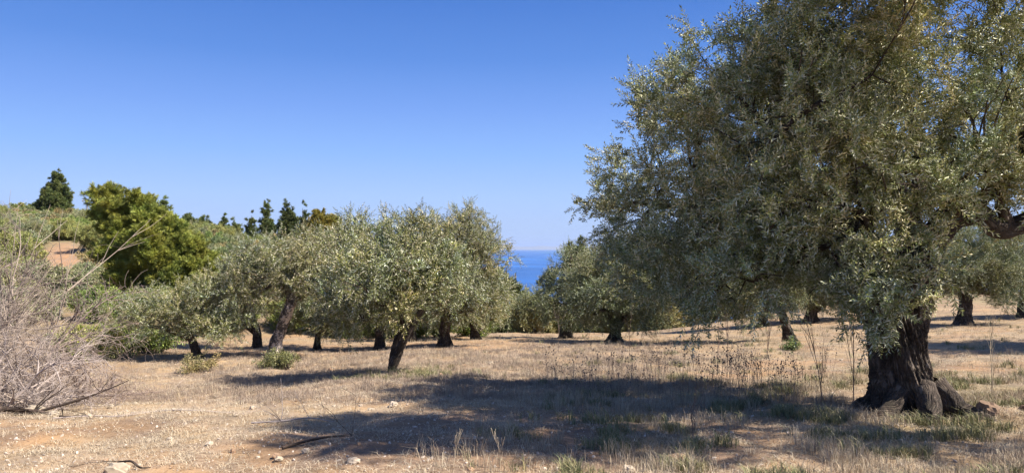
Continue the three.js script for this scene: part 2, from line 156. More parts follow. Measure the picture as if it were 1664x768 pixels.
// soil with straw litter and grit: a tile of 6 x 6 m
const SOIL = 2048;
let soilMap, soilBump;
{
  const c = makeCanvas(SOIL, SOIL), g = c.getContext('2d'), r = rng(5);
  const b = makeCanvas(SOIL, SOIL), q = b.getContext('2d');
  const N = [[6, .30], [17, .25], [48, .2], [150, .15], [420, .12]].map(([k, a], i) => [tileNoise(SOIL, k, 40 + i), a]);
  const img = g.createImageData(SOIL, SOIL), bim = q.createImageData(SOIL, SOIL);
  for (let i = 0; i < SOIL * SOIL; i++) {
    let s = 0; for (const [n, a] of N) s += a * (n[i] - .5);
    const v = 205 + s * 95, warm = (N[1][0][i] - .5) * 26;
    img.data[i * 4] = v + 6 + warm * .4; img.data[i * 4 + 1] = v - 3; img.data[i * 4 + 2] = v - 10 - warm; img.data[i * 4 + 3] = 255;
    const h = 110 + (N[2][0][i] - .5) * 70 + (N[3][0][i] - .5) * 60 + (N[4][0][i] - .5) * 60; bim.data[i * 4] = bim.data[i * 4 + 1] = bim.data[i * 4 + 2] = h; bim.data[i * 4 + 3] = 255;
  }
  g.putImageData(img, 0, 0); q.putImageData(bim, 0, 0);
  const tones = ['#f2e2c4', '#e8d3ad', '#cbb594', '#a48a6c', '#7d6650', '#f6ecd8', '#8f7b68'];
  g.lineCap = q.lineCap = 'round';
  for (let i = 0; i < 26000; i++) {
    const x = r() * SOIL, y = r() * SOIL, a = r() * Math.PI * 2, l = 8 + r() * r() * 60, bend = (r() - .5) * l * .5;
    const w = .8 + r() * 1.6, col = tones[Math.floor(r() * tones.length)];
    for (const [ox, oy] of [[0, 0], [x < 80 ? SOIL : x > SOIL - 80 ? -SOIL : 0, y < 80 ? SOIL : y > SOIL - 80 ? -SOIL : 0]]) {
      for (const [k, st] of [[g, col], [q, `rgb(${170 + r() * 60 | 0},0,0)`]]) {
        k.globalAlpha = k === g ? .65 : .6; k.strokeStyle = k === g ? st : '#c8c8c8'; k.lineWidth = w; k.beginPath(); k.moveTo(x + ox, y + oy);
        k.quadraticCurveTo(x + ox + Math.cos(a) * l / 2 - Math.sin(a) * bend, y + oy + Math.sin(a) * l / 2 + Math.cos(a) * bend, x + ox + Math.cos(a) * l, y + oy + Math.sin(a) * l); k.stroke();
      }
      if (!ox && !oy && (x >= 80 && x <= SOIL - 80 && y >= 80 && y <= SOIL - 80)) break;
    }
  }
  for (let i = 0; i < 5200; i++) {
    const x = r() * SOIL, y = r() * SOIL, s = 1 + r() * r() * 5, l = r();
    g.globalAlpha = .8; g.fillStyle = l < .55 ? '#f4ebdc' : l < .8 ? '#d6b79a' : '#6d5646'; g.beginPath(); g.ellipse(x, y, s, s * (.5 + r() * .5), r() * 3, 0, 7); g.fill();
    q.globalAlpha = .7; q.fillStyle = '#eee'; q.beginPath(); q.ellipse(x, y, s, s * .7, 0, 0, 7); q.fill();
  }
  soilMap = new THREE.CanvasTexture(c); soilBump = new THREE.CanvasTexture(b);
  soilMap.colorSpace = THREE.SRGBColorSpace;
  for (const t of [soilMap, soilBump]) { t.wrapS = t.wrapT = THREE.RepeatWrapping; t.repeat.set(1 / 6, 1 / 6); }
}
// furrowed bark: a tile of 0.8 x 0.8 m, furrows run up the stem
let barkMap, barkBump;
{
  const S = 1024, a = tileNoise(S, 14, 71), b = tileNoise(S, 40, 72), c = tileNoise(S, 120, 73), e = tileNoise(S, 6, 74), col = new Uint8Array(S * S * 4), bump = new Uint8Array(S * S * 4);
  for (let y = 0; y < S; y++) for (let x = 0; x < S; x++) {
    const i = y * S + x, ys = (y >> 1), w = Math.round((e[i] - .5) * 90);
    const X = (x * 2 + w + S * 4) % S, i2 = ys * S + X, i3 = ((y >> 2) * S) + (x * 2 + 2 * w + S * 4) % S;
    const ridge = 1 - Math.abs(a[i2] * 2 - 1), r2 = 1 - Math.abs(b[i3] * 2 - 1);
    const h = .55 * ridge + .3 * r2 + .15 * c[i];
    const furrow = ss(.35, .8, h), lich = ss(.55, .8, e[(i * 7 + 991) % (S * S)] * .0 + a[i]) * .5;
    bump[i * 4] = bump[i * 4 + 1] = bump[i * 4 + 2] = 255 * (1 - furrow * .9) + 12 * c[i]; bump[i * 4 + 3] = 255;
    const v = (.72 + .6 * e[i]) * lerp(210, 96, furrow * .75) + (c[i] - .5) * 46 + (b[i] - .5) * 40;
    col[i * 4] = Math.min(255, v + 6); col[i * 4 + 1] = Math.min(255, v - 4 + lich * 8); col[i * 4 + 2] = Math.min(255, v - 14); col[i * 4 + 3] = 255;
  }
  barkMap = texture(col, S, true); barkBump = texture(bump, S, false);
  for (const t of [barkMap, barkBump]) t.repeat.set(1 / .8, 1 / .8);
}
// pale bark with dark blotches, for the mottled old trunk
let mottleMap;
{
  const S = 512, a = tileNoise(S, 9, 81), b = tileNoise(S, 26, 82), c = tileNoise(S, 90, 83), d = new Uint8Array(S * S * 4);
  for (let i = 0; i < S * S; i++) { const k = ss(.42, .58, .5 * a[i] + .35 * b[i] + .2 * c[i]), v = lerp(92, 214, k) + (c[i] - .5) * 50; d[i * 4] = v; d[i * 4 + 1] = v * .955; d[i * 4 + 2] = v * .9; d[i * 4 + 3] = 255; }
  mottleMap = texture(d, S, true); mottleMap.repeat.set(1.1, 1.1);
}
const rgb = (r, g, b) => new THREE.Color().setRGB(r, g, b);
const M = {
  bark: new THREE.MeshStandardMaterial({ color: rgb(.19, .162, .14), map: barkMap, bumpMap: barkBump, bumpScale: .035, roughness: .95 }),
  barkPale: new THREE.MeshStandardMaterial({ color: rgb(.82, .79, .76), map: mottleMap, bumpMap: barkBump, bumpScale: .03, roughness: .95 }),
  branch: new THREE.MeshStandardMaterial({ color: rgb(.23, .19, .155), map: barkMap, bumpMap: barkBump, bumpScale: .01, roughness: .95 }),
  leaf: new THREE.MeshStandardMaterial({ vertexColors: true, roughness: .5, side: THREE.DoubleSide }),
  needle: new THREE.MeshStandardMaterial({ vertexColors: true, roughness: .65, side: THREE.DoubleSide }),
  grass: new THREE.MeshStandardMaterial({ vertexColors: true, roughness: .8, side: THREE.DoubleSide }),
  deadwood: new THREE.MeshStandardMaterial({ color: rgb(.36, .30, .265), roughness: .95 }),
  oldwood: new THREE.MeshStandardMaterial({ color: rgb(.17, .13, .11), map: barkMap, bumpMap: barkBump, bumpScale: .006, roughness: .95 }),
  stone: new THREE.MeshStandardMaterial({ vertexColors: true, roughness: .95 }),
};

// ---------------------------------------------------------------- ground sheet
const mixc = (a, b, t) => [lerp(a[0], b[0], t), lerp(a[1], b[1], t), lerp(a[2], b[2], t)];
const TAN = [.415, .325, .212], ORANGE = [.41, .255, .13], STRAW = [.425, .34, .22], GREYG = [.39, .31, .215], OLIVEG = [.221, .221, .098], BROWN = [.271, .176, .115], SCRUB = [.271, .246, .131];
function cover(x, z) {   // what grows or lies here: weights used by both the soil colour and the plants
  const d = -z, t = x / Math.max(d, 1);
  const a = fbm2(x * .22, z * .22), b = fbm2(x * .6 + 30, z * .6);
  const bush = 1 - ss(1.2, 2.6, Math.hypot(x - 1.5 - .0 * d, (z + 9) * .8) / 2.2);
  const right = ss(-.18, .16, t + a * .12) * (1 - ss(13, 17, d)) ;                     // the weedy ground in front of the great tree
  const strip = ss(10.5, 12.5, d + a * 3) * (1 - ss(21, 30, d)) * (1 - ss(.12, .35, t)) * ss(-.62, -.3, t + a * .2) ;  // grey fine grass in the middle
  const dirt = Math.max(1 - ss(.2, 1, Math.hypot((x - 4.9) / 2.6, (z + 15.3) / 1.2)), 1 - ss(.2, 1, Math.hypot((x - 9.5) / 3, (z + 15) / 1.4)), .9 * ss(.05, .4, a) * (1 - right) * (1 - strip), .8 * (1 - ss(.3, 1, Math.hypot((x + 2.2) / 2.2, (z + 6.1) / 1.4))), ss(22, 24, d) * (1 - ss(27, 31, d)) * (1 - ss(-.05, .1, t)) * .8);
  const litter = 1 - ss(.5, 1, Math.hypot((x - .2) / 3.4, (z + 7.6) / 2.6));
  const green = ss(.1, .45, b + .35 * right - .15) * ss(-.12, .3, t) * (1 - ss(22, 40, d)) + (1 - ss(.3, 1.3, Math.hypot(x + 2.2, z + 15.6) / 1.4));
  return { right, strip, dirt, litter, green: Math.min(1, green), a, b };
}
function soilColor(x, z) {
  const d = -z, k = cover(x, z);
  let c = mixc(TAN, STRAW, ss(-.3, .3, k.b));
  c = mixc(c, GREYG, .75 * k.strip); c = mixc(c, mixc(STRAW, BROWN, .35), .6 * k.right);
  c = mixc(c, ORANGE, .6 * Math.min(1, k.dirt)); c = mixc(c, BROWN, .7 * k.litter); c = mixc(c, OLIVEG, .4 * k.green);
  const vary = 1 + .34 * fbm2(x * .9 + 50, z * .9, 4) + .16 * n2(x * .16, z * .16 + 20), grey = .22 * ss(-.1, .4, fbm2(x * .4 - 60, z * .4 + 8, 3)); c = mixc(c, [.30, .245, .185], grey).map(v => v * vary);
  const t = -x / Math.max(d, 1);
  const path = ss(.5, .75, 1 - Math.hypot((d - 60) / 30, (t - .612) / .06) + .2 * k.b);
  const hill = Math.max(ss(40, 52, d), ss(26, 34, d) * ss(.25, .4, t));
  c = mixc(c, mixc(SCRUB, [.33, .255, .165], ss(-.2, .3, k.a)), hill * (1 - path * .8)); c = mixc(c, [.46, .30, .185], hill * path * .9);
  return c;
}
{
  const nx = 460, nd = 620, pos = new Float32Array((nx + 1) * (nd + 1) * 3), col = new Float32Array(pos.length), uv = new Float32Array((nx + 1) * (nd + 1) * 2), idx = [];
  const sx = u => { const s = u * 2 - 1; return Math.sign(s) * (Math.abs(s) * 17 + Math.pow(Math.abs(s), 6) * 330); };
  const sd = v => -25 + v * 30 * 1.0 + ss(.0, 1, v) * 8 + Math.pow(v, 3.2) * 40 + Math.pow(v, 9) * 340;
  for (let j = 0; j <= nd; j++) for (let i = 0; i <= nx; i++) {
    const d = sd(j / nd), x = sx(i / nx) * lerp(1, 1.6, ss(10, 40, d)), z = -d, o = j * (nx + 1) + i;
    pos[o * 3] = x; pos[o * 3 + 1] = ground(x, z); pos[o * 3 + 2] = z; col.set(soilColor(x, z), o * 3); uv[o * 2] = x; uv[o * 2 + 1] = z;
    if (i < nx && j < nd) idx.push(o, o + 1, o + nx + 1, o + 1, o + nx + 2, o + nx + 1);
  }
  const g = new THREE.BufferGeometry(); g.setAttribute('position', new THREE.BufferAttribute(pos, 3)); g.setAttribute('color', new THREE.BufferAttribute(col, 3)); g.setAttribute('uv', new THREE.BufferAttribute(uv, 2)); g.setIndex(idx); g.computeVertexNormals();
  structure('ground', g, new THREE.MeshStandardMaterial({ vertexColors: true, map: soilMap, bumpMap: soilBump, bumpScale: .012, roughness: 1 }), 'dry stony soil sloping down through the olive grove', 'ground');
}
// ---------------------------------------------------------------- sea and the far shore
{
  const g = new THREE.PlaneGeometry(90000, 47000, 1, 1); g.rotateX(-Math.PI / 2);
  const S = 512, b = new Uint8Array(S * S * 4), N = [[8, .5], [21, .3], [60, .2]].map(([k, a], i) => [tileNoise(S, k, 90 + i), a]);
  for (let i = 0; i < S * S; i++) { let s = 0; for (const [n, a] of N) s += a * n[i]; b[i * 4] = b[i * 4 + 1] = b[i * 4 + 2] = 255 * s; b[i * 4 + 3] = 255; }
  const t = texture(b, S, false); t.repeat.set(90000 / 60, 47000 / 60);
  const cm = new Uint8Array(S * S * 4), A = tileNoise(S, 5, 95), B = tileNoise(S, 23, 96), C = tileNoise(S, 64, 97);
  for (let i = 0; i < S * S; i++) { const slick = ss(.66, .8, .55 * A[i] + .3 * B[i] + .25 * C[i]), v = 205 + 34 * (A[i] - .5) + 26 * (B[i] - .5) + 34 * slick; cm[i * 4] = Math.min(255, v + 30 * slick); cm[i * 4 + 1] = Math.min(255, v + 10 * slick); cm[i * 4 + 2] = v; cm[i * 4 + 3] = 255; }
  const ct = texture(cm, S, true); ct.repeat.set(90000 / 5200, 47000 / 4100);
  const m = structure('sea', g, new THREE.MeshStandardMaterial({ color: rgb(.03, .14, .44), map: ct, roughness: .4, bumpMap: t, bumpScale: 1.6 }), 'deep blue sea filling the gap between the olive crowns', 'sea');
  m.position.set(0, -60, -23650);
}
{
  const G = new Geo(), n = 220; const rows = [];
  for (let k = 0; k <= 3; k++) { const row = []; for (let i = 0; i <= n; i++) { const x = -21000 + i / n * 42000, hgt = Math.max(8, 210 + 90 * fbm2(x * .00035, 3, 4) * 1.6 - Math.max(0, x - 2500) * .035) * [0, .35, 1, .1][k]; row.push(G.v(x + 0, -62 + hgt, -30000 - k * 900 - 500 * n2(x * .0004, k))); } rows.push(row); }
  for (let k = 0; k < 3; k++) for (let i = 0; i < n; i++) { G.tri(rows[k][i], rows[k][i + 1], rows[k + 1][i]); G.tri(rows[k][i + 1], rows[k + 1][i + 1], rows[k + 1][i]); }
  structure('far_shore', G.build(), new THREE.MeshStandardMaterial({ color: rgb(.2, .2, .17), roughness: 1 }), 'low hazy hills on the far shore', 'hills');
}

// ---------------------------------------------------------------- leaf geometries
function leafQuad(G, p, dir, nrm, len, wid, c, fold = .25) {   // folded lance-shaped leaf: two faces on each side of its midrib
  const s = V().crossVectors(dir, nrm).normalize(), tip = p.clone().addScaledVector(dir, len).addScaledVector(nrm, -len * .12), m = p.clone().addScaledVector(dir, len * .48);
  const a = m.clone().addScaledVector(s, wid / 2).addScaledVector(nrm, wid * fold), b = m.clone().addScaledVector(s, -wid / 2).addScaledVector(nrm, wid * fold);
  const P = G.v(p.x, p.y, p.z, c), T = G.v(tip.x, tip.y, tip.z, c), A = G.v(a.x, a.y, a.z, c), P2 = G.v(p.x, p.y, p.z, c), T2 = G.v(tip.x, tip.y, tip.z, c), B = G.v(b.x, b.y, b.z, c);
  G.tri(P, A, T); G.tri(P2, T2, B);
}
function oliveSprig(seed, n, L, leafL, leafW) {
  const G = new Geo(), r = rng(seed), kinds = [[.115, .14, .045], [.13, .155, .05], [.195, .22, .075], [.25, .265, .075], [.50, .50, .375], [.345, .355, .20]];
  let d = V(0, 1, 0), p = V(0, 0, 0), roll = r() * 6;
  const bend = V(r() - .5, 0, r() - .5).multiplyScalar(.25);
  for (let k = 0; k < n; k++) {
    const f = (k + .5) / n; roll += 1.57 + (r() - .5) * .7;
    const at = V(bend.x * f * f * L, f * L, bend.z * f * f * L);
    for (const s of [0, Math.PI]) {
      const a = roll + s + (r() - .5) * .5, out = V(Math.cos(a), 0, Math.sin(a)), tilt = .55 + r() * .5;
      const dir = V(out.x * Math.sin(tilt), Math.cos(tilt), out.z * Math.sin(tilt)).normalize(), nrm = V(-out.x * Math.cos(tilt), Math.sin(tilt), -out.z * Math.cos(tilt)).add(V(r() - .5, r() - .5, r() - .5).multiplyScalar(.7)).normalize();
      leafQuad(G, at, dir, nrm, leafL * (.75 + r() * .45) * (1 - .35 * f * f), leafW * (.8 + r() * .4), kinds[Math.floor(r() * kinds.length)]);
    }
  }
  leafQuad(G, V(bend.x * L, L, bend.z * L), V(0, 1, 0), V(1, 0, 0), leafL * .7, leafW, kinds[1]);
  const w = .0022, e = [bend.x * L, L, bend.z * L], cs = [.25, .22, .15];
  const a = G.v(-w, 0, 0, cs), b = G.v(w, 0, w, cs), c = G.v(e[0], e[1], e[2], cs); G.tri(a, b, c);
  return G.build();
}
const SPRIG = oliveSprig(3, 8, .24, .068, .0165), SPRIG_FAR = oliveSprig(8, 8, .28, .072, .0175);
function ballCluster(seed, n, R, len, wid, kinds, up) {
  const G = new Geo(), r = rng(seed);
  for (let k = 0; k < n; k++) {
    const d = V(r() * 2 - 1, r() * 2 - 1 + up, r() * 2 - 1).normalize(), p = d.clone().multiplyScalar(R * Math.pow(r(), .5)), nr = V(r() - .5, r() - .5, r() - .5).normalize();
    const dd = d.clone().add(V(r() - .5, r() - .5, r() - .5)).normalize(); nr.addScaledVector(dd, -nr.dot(dd)).normalize();
    leafQuad(G, p, dd, nr, len * (.7 + r() * .6), wid * (.7 + r() * .6), kinds[Math.floor(r() * kinds.length)]);
  }
  return G.build();
}
const PINE_TUFT = (() => { const G = new Geo(), r = rng(21), ks = [[.27, .28, .065], [.21, .235, .055], [.32, .31, .09], [.17, .19, .05]];
  for (let k = 0; k < 46; k++) { const f = r(), a = r() * 6.28, t = .25 + r() * .85, d = V(Math.cos(a) * Math.sin(t), Math.cos(t), Math.sin(a) * Math.sin(t)), n = V(r() - .5, r() - .5, r() - .5); n.addScaledVector(d, -n.dot(d)).normalize(); leafQuad(G, V(0, f * .22, 0), d, n, .17 + r() * .1, .016, ks[Math.floor(r() * 4)], .1); }
  return G.build(); })();
const SCRUB_CLUMP = ballCluster(31, 34, .17, .085, .042, [[.25, .255, .10], [.31, .305, .135], [.20, .215, .08], [.36, .34, .18]], .5);

// fills blobs [x, y, z, rx, ry, rz] (relative to the parent) with branchlets of sprigs
const mat4 = new THREE.Matrix4(), quat = new THREE.Quaternion(), YUP = V(0, 1, 0), spin = new THREE.Quaternion();
function foliage(parent, lobes, geo, mat, o) {
  const r = rng(o.seed), mats = [], cols = []; const S = o.seed * 1.37;
  const d = V(), p = V(), a = V(), q = V(), sd = V();
  if (o.split) lobes = lobes.flatMap(([x, y, z, a, b, c]) => { const out = [[x, y, z, a * .55, b * .55, c * .55]], w = rng(o.seed * 31 + Math.round(x * 97 + z * 13)); for (let k = 0; k < o.split; k++) { const h = 1 - 2 * (k + .5) / o.split + (w() - .5) * .2, th = k * 2.4 + w() * .8, q = Math.sqrt(Math.max(0, 1 - h * h)), f = .62 + w() * .33, s = .27 + w() * .15; out.push([x + Math.cos(th) * q * a * f, y + h * b * f, z + Math.sin(th) * q * c * f, a * s, Math.max(b, a * .7) * s, c * s]); } return out; });
  for (const [cx, cy, cz, rx, ry, rz] of lobes) {
    const vol = 4.19 * rx * ry * rz, nb = Math.ceil(vol * o.dens / o.per), big = Math.max(rx, ry, rz);
    for (let i = 0; i < nb; i++) {
      do d.set(r() * 2 - 1, r() * 2 - 1, r() * 2 - 1); while (d.lengthSq() > 1 || d.lengthSq() < .01);
      d.normalize();
      const rough = 1 + o.rough * (n3(d.x * 1.6 + S, d.y * 1.6 + cx, d.z * 1.6 + cz) + .6 * n3(d.x * 3.6 + S, d.y * 3.6 + cy, d.z * 3.6));
      const rad = Math.pow(r(), o.shell) * rough;
      p.set(cx + d.x * rx * rad, cy + d.y * ry * rad, cz + d.z * rz * rad);
      if (n3(p.x * o.gap + S, p.y * o.gap, p.z * o.gap) + .5 * n3(p.x * o.gap * 2.6, p.y * o.gap * 2.6 + S, p.z * o.gap * 2.6) < o.cut) continue;
      if (o.floor !== undefined && p.y < o.floor + r() * .3) continue;
      a.set(d.x * .9 + (r() - .5) * o.wild, d.y * .6 + o.up + (r() - .5) * o.wild, d.z * .9 + (r() - .5) * o.wild);
      if (d.y < -.15) a.y += o.droop * Math.min(1, -d.y * 1.6) * r() * 1.6;
      a.normalize();
      const tone = .78 + r() * .44 + .12 * n3(p.x * .9, p.y * .9 + S, p.z * .9), warm = (r() - .5) * .16 + .1 * n3(p.x * .6 + 9, p.y * .6, p.z * .6 + S);
      for (let k = 0; k < o.per; k++) {
        const f = k / o.per - .35, L = o.len * (.7 + r() * .6);
        q.copy(p).addScaledVector(a, f * L); q.x += (r() - .5) * o.scat; q.y += (r() - .5) * o.scat - Math.max(0, f) * f * L * .35; q.z += (r() - .5) * o.scat;
        sd.set(a.x + (r() - .5) * 1.3, a.y + (r() - .5) * 1.1, a.z + (r() - .5) * 1.3).normalize();
        quat.setFromUnitVectors(YUP, sd); spin.setFromAxisAngle(YUP, r() * 6.283); quat.multiply(spin);
        const s = o.size * (.75 + r() * .5); mat4.compose(q, quat, sd.set(s, s, s)); mats.push(...mat4.elements);
        const v = tone * (.9 + r() * .2); cols.push(v * (1 + warm) * o.tint[0], v * o.tint[1], v * (1 - warm) * o.tint[2]);
      }
    }
  }
  const n = mats.length / 16, im = new THREE.InstancedMesh(geo, mat, n); im.name = o.name || 'foliage'; im.instanceMatrix.array.set(mats);
  im.instanceColor = new THREE.InstancedBufferAttribute(new Float32Array(cols), 3); im.userData.kind = 'stuff'; im.castShadow = im.receiveShadow = true; parent.add(im);
  counts.sprigs += n; return im;
}
const counts = { sprigs: 0 };

// gnarled trunk: rings along a path [x, y, z, r] with ribs that twist upward and a flare of roots
function trunkGeo(pts, o) {
  const sides = o.sides, cv = new THREE.CatmullRomCurve3(pts.map(p => V(p[0], p[1], p[2]))), n = o.rings, G = new Geo(), q = V(); let len = 0, last = null; const rows = [];
  for (let i = 0; i <= n; i++) {
    const f = i / n, at = f * (pts.length - 1), k = Math.min(pts.length - 2, Math.floor(at)); let u = at - k; u = u * u * (3 - 2 * u) * .4 + u * .6; const r0 = lerp(pts[k][3], pts[k + 1][3], u);
    cv.getPoint(f, q); if (last) len += q.distanceTo(last); last = q.clone(); const row = [];
    for (let j = 0; j <= sides; j++) {
      const th = (j % sides) / sides * 2 * Math.PI, tw = th + len * o.twist, c = Math.cos(th), s = Math.sin(th), ct = Math.cos(tw), st = Math.sin(tw);
      const rib = o.rib * (.5 * Math.cos(3 * tw + o.seed) + .35 * Math.cos(5 * tw + 2 * o.seed + len) + .3 * n3(ct * 2.2 + o.seed, st * 2.2, len * .9));
      const fur = o.fur * (1 - 2 * Math.abs(n3(ct * 4.5 + o.seed, st * 4.5, len * 1.4))) * .6 + o.fur * .5 * n3(ct * 9, st * 9 + o.seed, len * 3.5);
      const flare = o.flare * Math.exp(-len / (r0 * .9)) * (.6 + .7 * Math.max(0, Math.cos(4 * th + o.seed) + .4 * Math.cos(7 * th)));
      const R = r0 * (1 + rib + fur + flare);
      row.push(G.v(q.x + c * R, q.y + (f > .9 ? .05 * n3(c, s, o.seed) : 0), q.z - s * R, null, j / sides * 6.283 * o.ubase, len));
    }
    rows.push(row);
  }
  for (let i = 0; i < n; i++) for (let j = 0; j < sides; j++) { const A = rows[i][j], B = rows[i][j + 1], C = rows[i + 1][j], D = rows[i + 1][j + 1]; G.tri(A, B, C); G.tri(B, D, C); }
  const e = G.v(q.x, q.y, q.z, null); for (let j = 0; j < sides; j++) G.tri(rows[n][j], rows[n][j + 1], e);
  const g = G.build(), N = g.attributes.normal;   // close the seam
  for (const row of rows) { const a = row[0], b = row[sides], x = N.getX(a) + N.getX(b), y = N.getY(a) + N.getY(b), z = N.getZ(a) + N.getZ(b), l = Math.hypot(x, y, z) || 1; N.setXYZ(a, x / l, y / l, z / l); N.setXYZ(b, x / l, y / l, z / l); }
  return g;
}
// crooked limb from a to b that ends in forks reaching into a blob
function limbs(parent, from, lobe, r0, seed, mat, forks = 6, sides = 6) {
  const r = rng(seed), [cx, cy, cz, rx, ry, rz] = lobe, G = new Geo(), A = V(...from), B = V(cx, cy - ry * .25, cz), L = A.distanceTo(B), mid = [];
  for (const f of [.3, .62]) { const p = A.clone().lerp(B, f); p.x += (r() - .5) * L * .3; p.z += (r() - .5) * L * .3; p.y += (r() - .3) * L * .16; mid.push([p.x, p.y, p.z, lerp(r0, r0 * .4, f)]); }
  const pts = [[A.x, A.y, A.z, r0], ...mid, [B.x, B.y, B.z, r0 * .38]]; tube(G, pts, sides, 5, .14, seed);
  for (let k = 0; k < forks; k++) {
    const s = pts[1 + (k % 3)], d = V(r() * 2 - 1, r() * 1.6 - .4, r() * 2 - 1).normalize(), e = [cx + d.x * rx * .85, cy + d.y * ry * .85, cz + d.z * rz * .85];
    const m = [lerp(s[0], e[0], .5) + (r() - .5) * .25, lerp(s[1], e[1], .5) + (r() - .2) * .2, lerp(s[2], e[2], .5) + (r() - .5) * .25], q = Math.min(s[3] * .6, r0 * .42);
    tube(G, [[s[0], s[1], s[2], q], [...m, q * .65], [...e, .006]], Math.max(4, sides - 2), 4, .1, seed + k);
  }
  return part('limb', G.build(), mat, parent);
}

// ---------------------------------------------------------------- the olive grove
const GROVE_GROUP = 'olive trees of the grove';
OLIVES.forEach((T, n) => {
  const gy = ground(T.x, T.z), t = thing('olive_tree', T.label, 'olive tree', T.x, gy, T.z, GROVE_GROUP), far = -T.z > 45;
  const loc = p => [p[0] - T.x, p[1] - gy, p[2] - T.z, ...p.slice(3)];
  const tp = T.trunk.map(loc); const dy = tp[0][1] + .12; tp[0][1] = -.12; if (tp[1][1] < .15) tp[1][1] = .15 + tp[1][1] * .2;
  const mat = T.pale ? M.barkPale : M.bark, rw = rng(500 + n);
  tp.forEach((p, i) => { p[3] *= (i ? .72 : .85) * (T.fork ? .8 : 1); if (i > 1) p[2] += (rw() - .5) * .25; });
  part('trunk', trunkGeo(tp, { sides: far ? 14 : 32, rings: far ? 14 : 44, twist: 1.2 + rw(), rib: .2, fur: .13, flare: .45, seed: 3.1 * n + 1, ubase: .2 }), mat, t);
  const gs = T.grow || 1.06, L = T.lobes.map(loc).map(l => [l[0], l[1], l[2], l[3] * gs, l[4] * gs, l[5] * gs]), top = tp[tp.length - 1], mid = tp[Math.max(1, tp.length - 3)];
  if (T.fork) { const G = new Geo(), b = tp[1], e = L[6]; tube(G, [[b[0] + .02, b[1] - .1, b[2] + .05, .11], [b[0] + .22, b[1] + .35, b[2] + .1, .09], [lerp(b[0], e[0], .45), lerp(b[1], e[1], .5), e[2] * .5, .07], [e[0], e[1], e[2], .025]], 9, 6, .16, 7); part('limb', G.build(), mat, t); }
  L.forEach((l, k) => limbs(t, k % 2 ? [mid[0], mid[1], mid[2]] : [lerp(mid[0], top[0], .6), lerp(mid[1], top[1], .6), lerp(mid[2], top[2], .6)], l, Math.max(.03, top[3] * (.9 + .5 * rw())), 700 + n * 20 + k, M.branch, 5, 5));
  const tint = [1 + (rw() - .5) * .12, 1, 1 + (rw() - .5) * .12];
  foliage(t, L, SPRIG_FAR, M.leaf, { seed: 60 + n, split: far ? 5 : 12, dens: far ? 170 : 560, per: 6, rough: .34, shell: .42, gap: 1.5, cut: -.12, up: .35, wild: 1, droop: -.9, len: .42, scat: .14, size: far ? 1.35 : 1, tint, floor: .45 });
});

// the great old olive tree in the foreground
{
  const gy = ground(BIG.x, BIG.z), t = thing('olive_tree', 'great old olive tree with a massive furrowed trunk in the right foreground', 'olive tree', BIG.x, gy, BIG.z, GROVE_GROUP);
  const loc = p => [p[0] - BIG.x, p[1] - gy, p[2] - BIG.z, ...p.slice(3)];
  part('trunk', trunkGeo(GREAT.trunk.map(loc).map(p => [p[0], p[1], p[2], p[3] * .72]), { sides: 128, rings: 120, twist: .8, rib: .30, fur: .17, flare: .5, seed: 2.4, ubase: .5 }), M.bark, t);
  for (const [k, b] of GREAT.limbs.entries()) { const G = new Geo(); tube(G, b.map(loc).map(p => [p[0], p[1], p[2], p[3] * .85]), 18, 10, .24, 3 + k * 5); part('limb', G.build(), M.bark, t); }
  for (let k = 0; k < 8; k++) { const r = rng(610 + k), a = k * .785 + r() * .5, R = .75 + r() * .45, G = new Geo(), q = (f, up) => { const x = Math.cos(a + (f - .4) * .4) * R * f, z = Math.sin(a + (f - .4) * .4) * R * f; return [x, ground(BIG.x + x, BIG.z + z) - gy + up, z]; }; tube(G, [[...q(.25, .38), .13], [...q(.5, .1), .11], [...q(.75, .0), .075], [...q(1.05, -.06), .03]], 14, 8, .2, k * 9); part('root', G.build(), M.bark, t); }
  const L = GREAT.lobes.map(loc);
  L.forEach((l, k) => { let best = null, bd = 1e9; for (const b of GREAT.limbs) for (const p of b.slice(1)) { const q = loc(p), dd = Math.hypot(q[0] - l[0], q[1] - l[1] + .3, q[2] - l[2]); if (dd < bd) { bd = dd; best = q; } } limbs(t, best, l, Math.min(.06, best[3] * .7), 900 + k, M.branch, 8, 6); });
  foliage(t, L, SPRIG, M.leaf, { seed: 7, split: 15, dens: 680, per: 7, rough: .24, shell: .45, gap: 1.25, cut: -.02, up: .38, wild: 1, droop: -.6, len: .46, scat: .10, size: 1, tint: [1.12, 1.12, 1.05], floor: .75 });
}

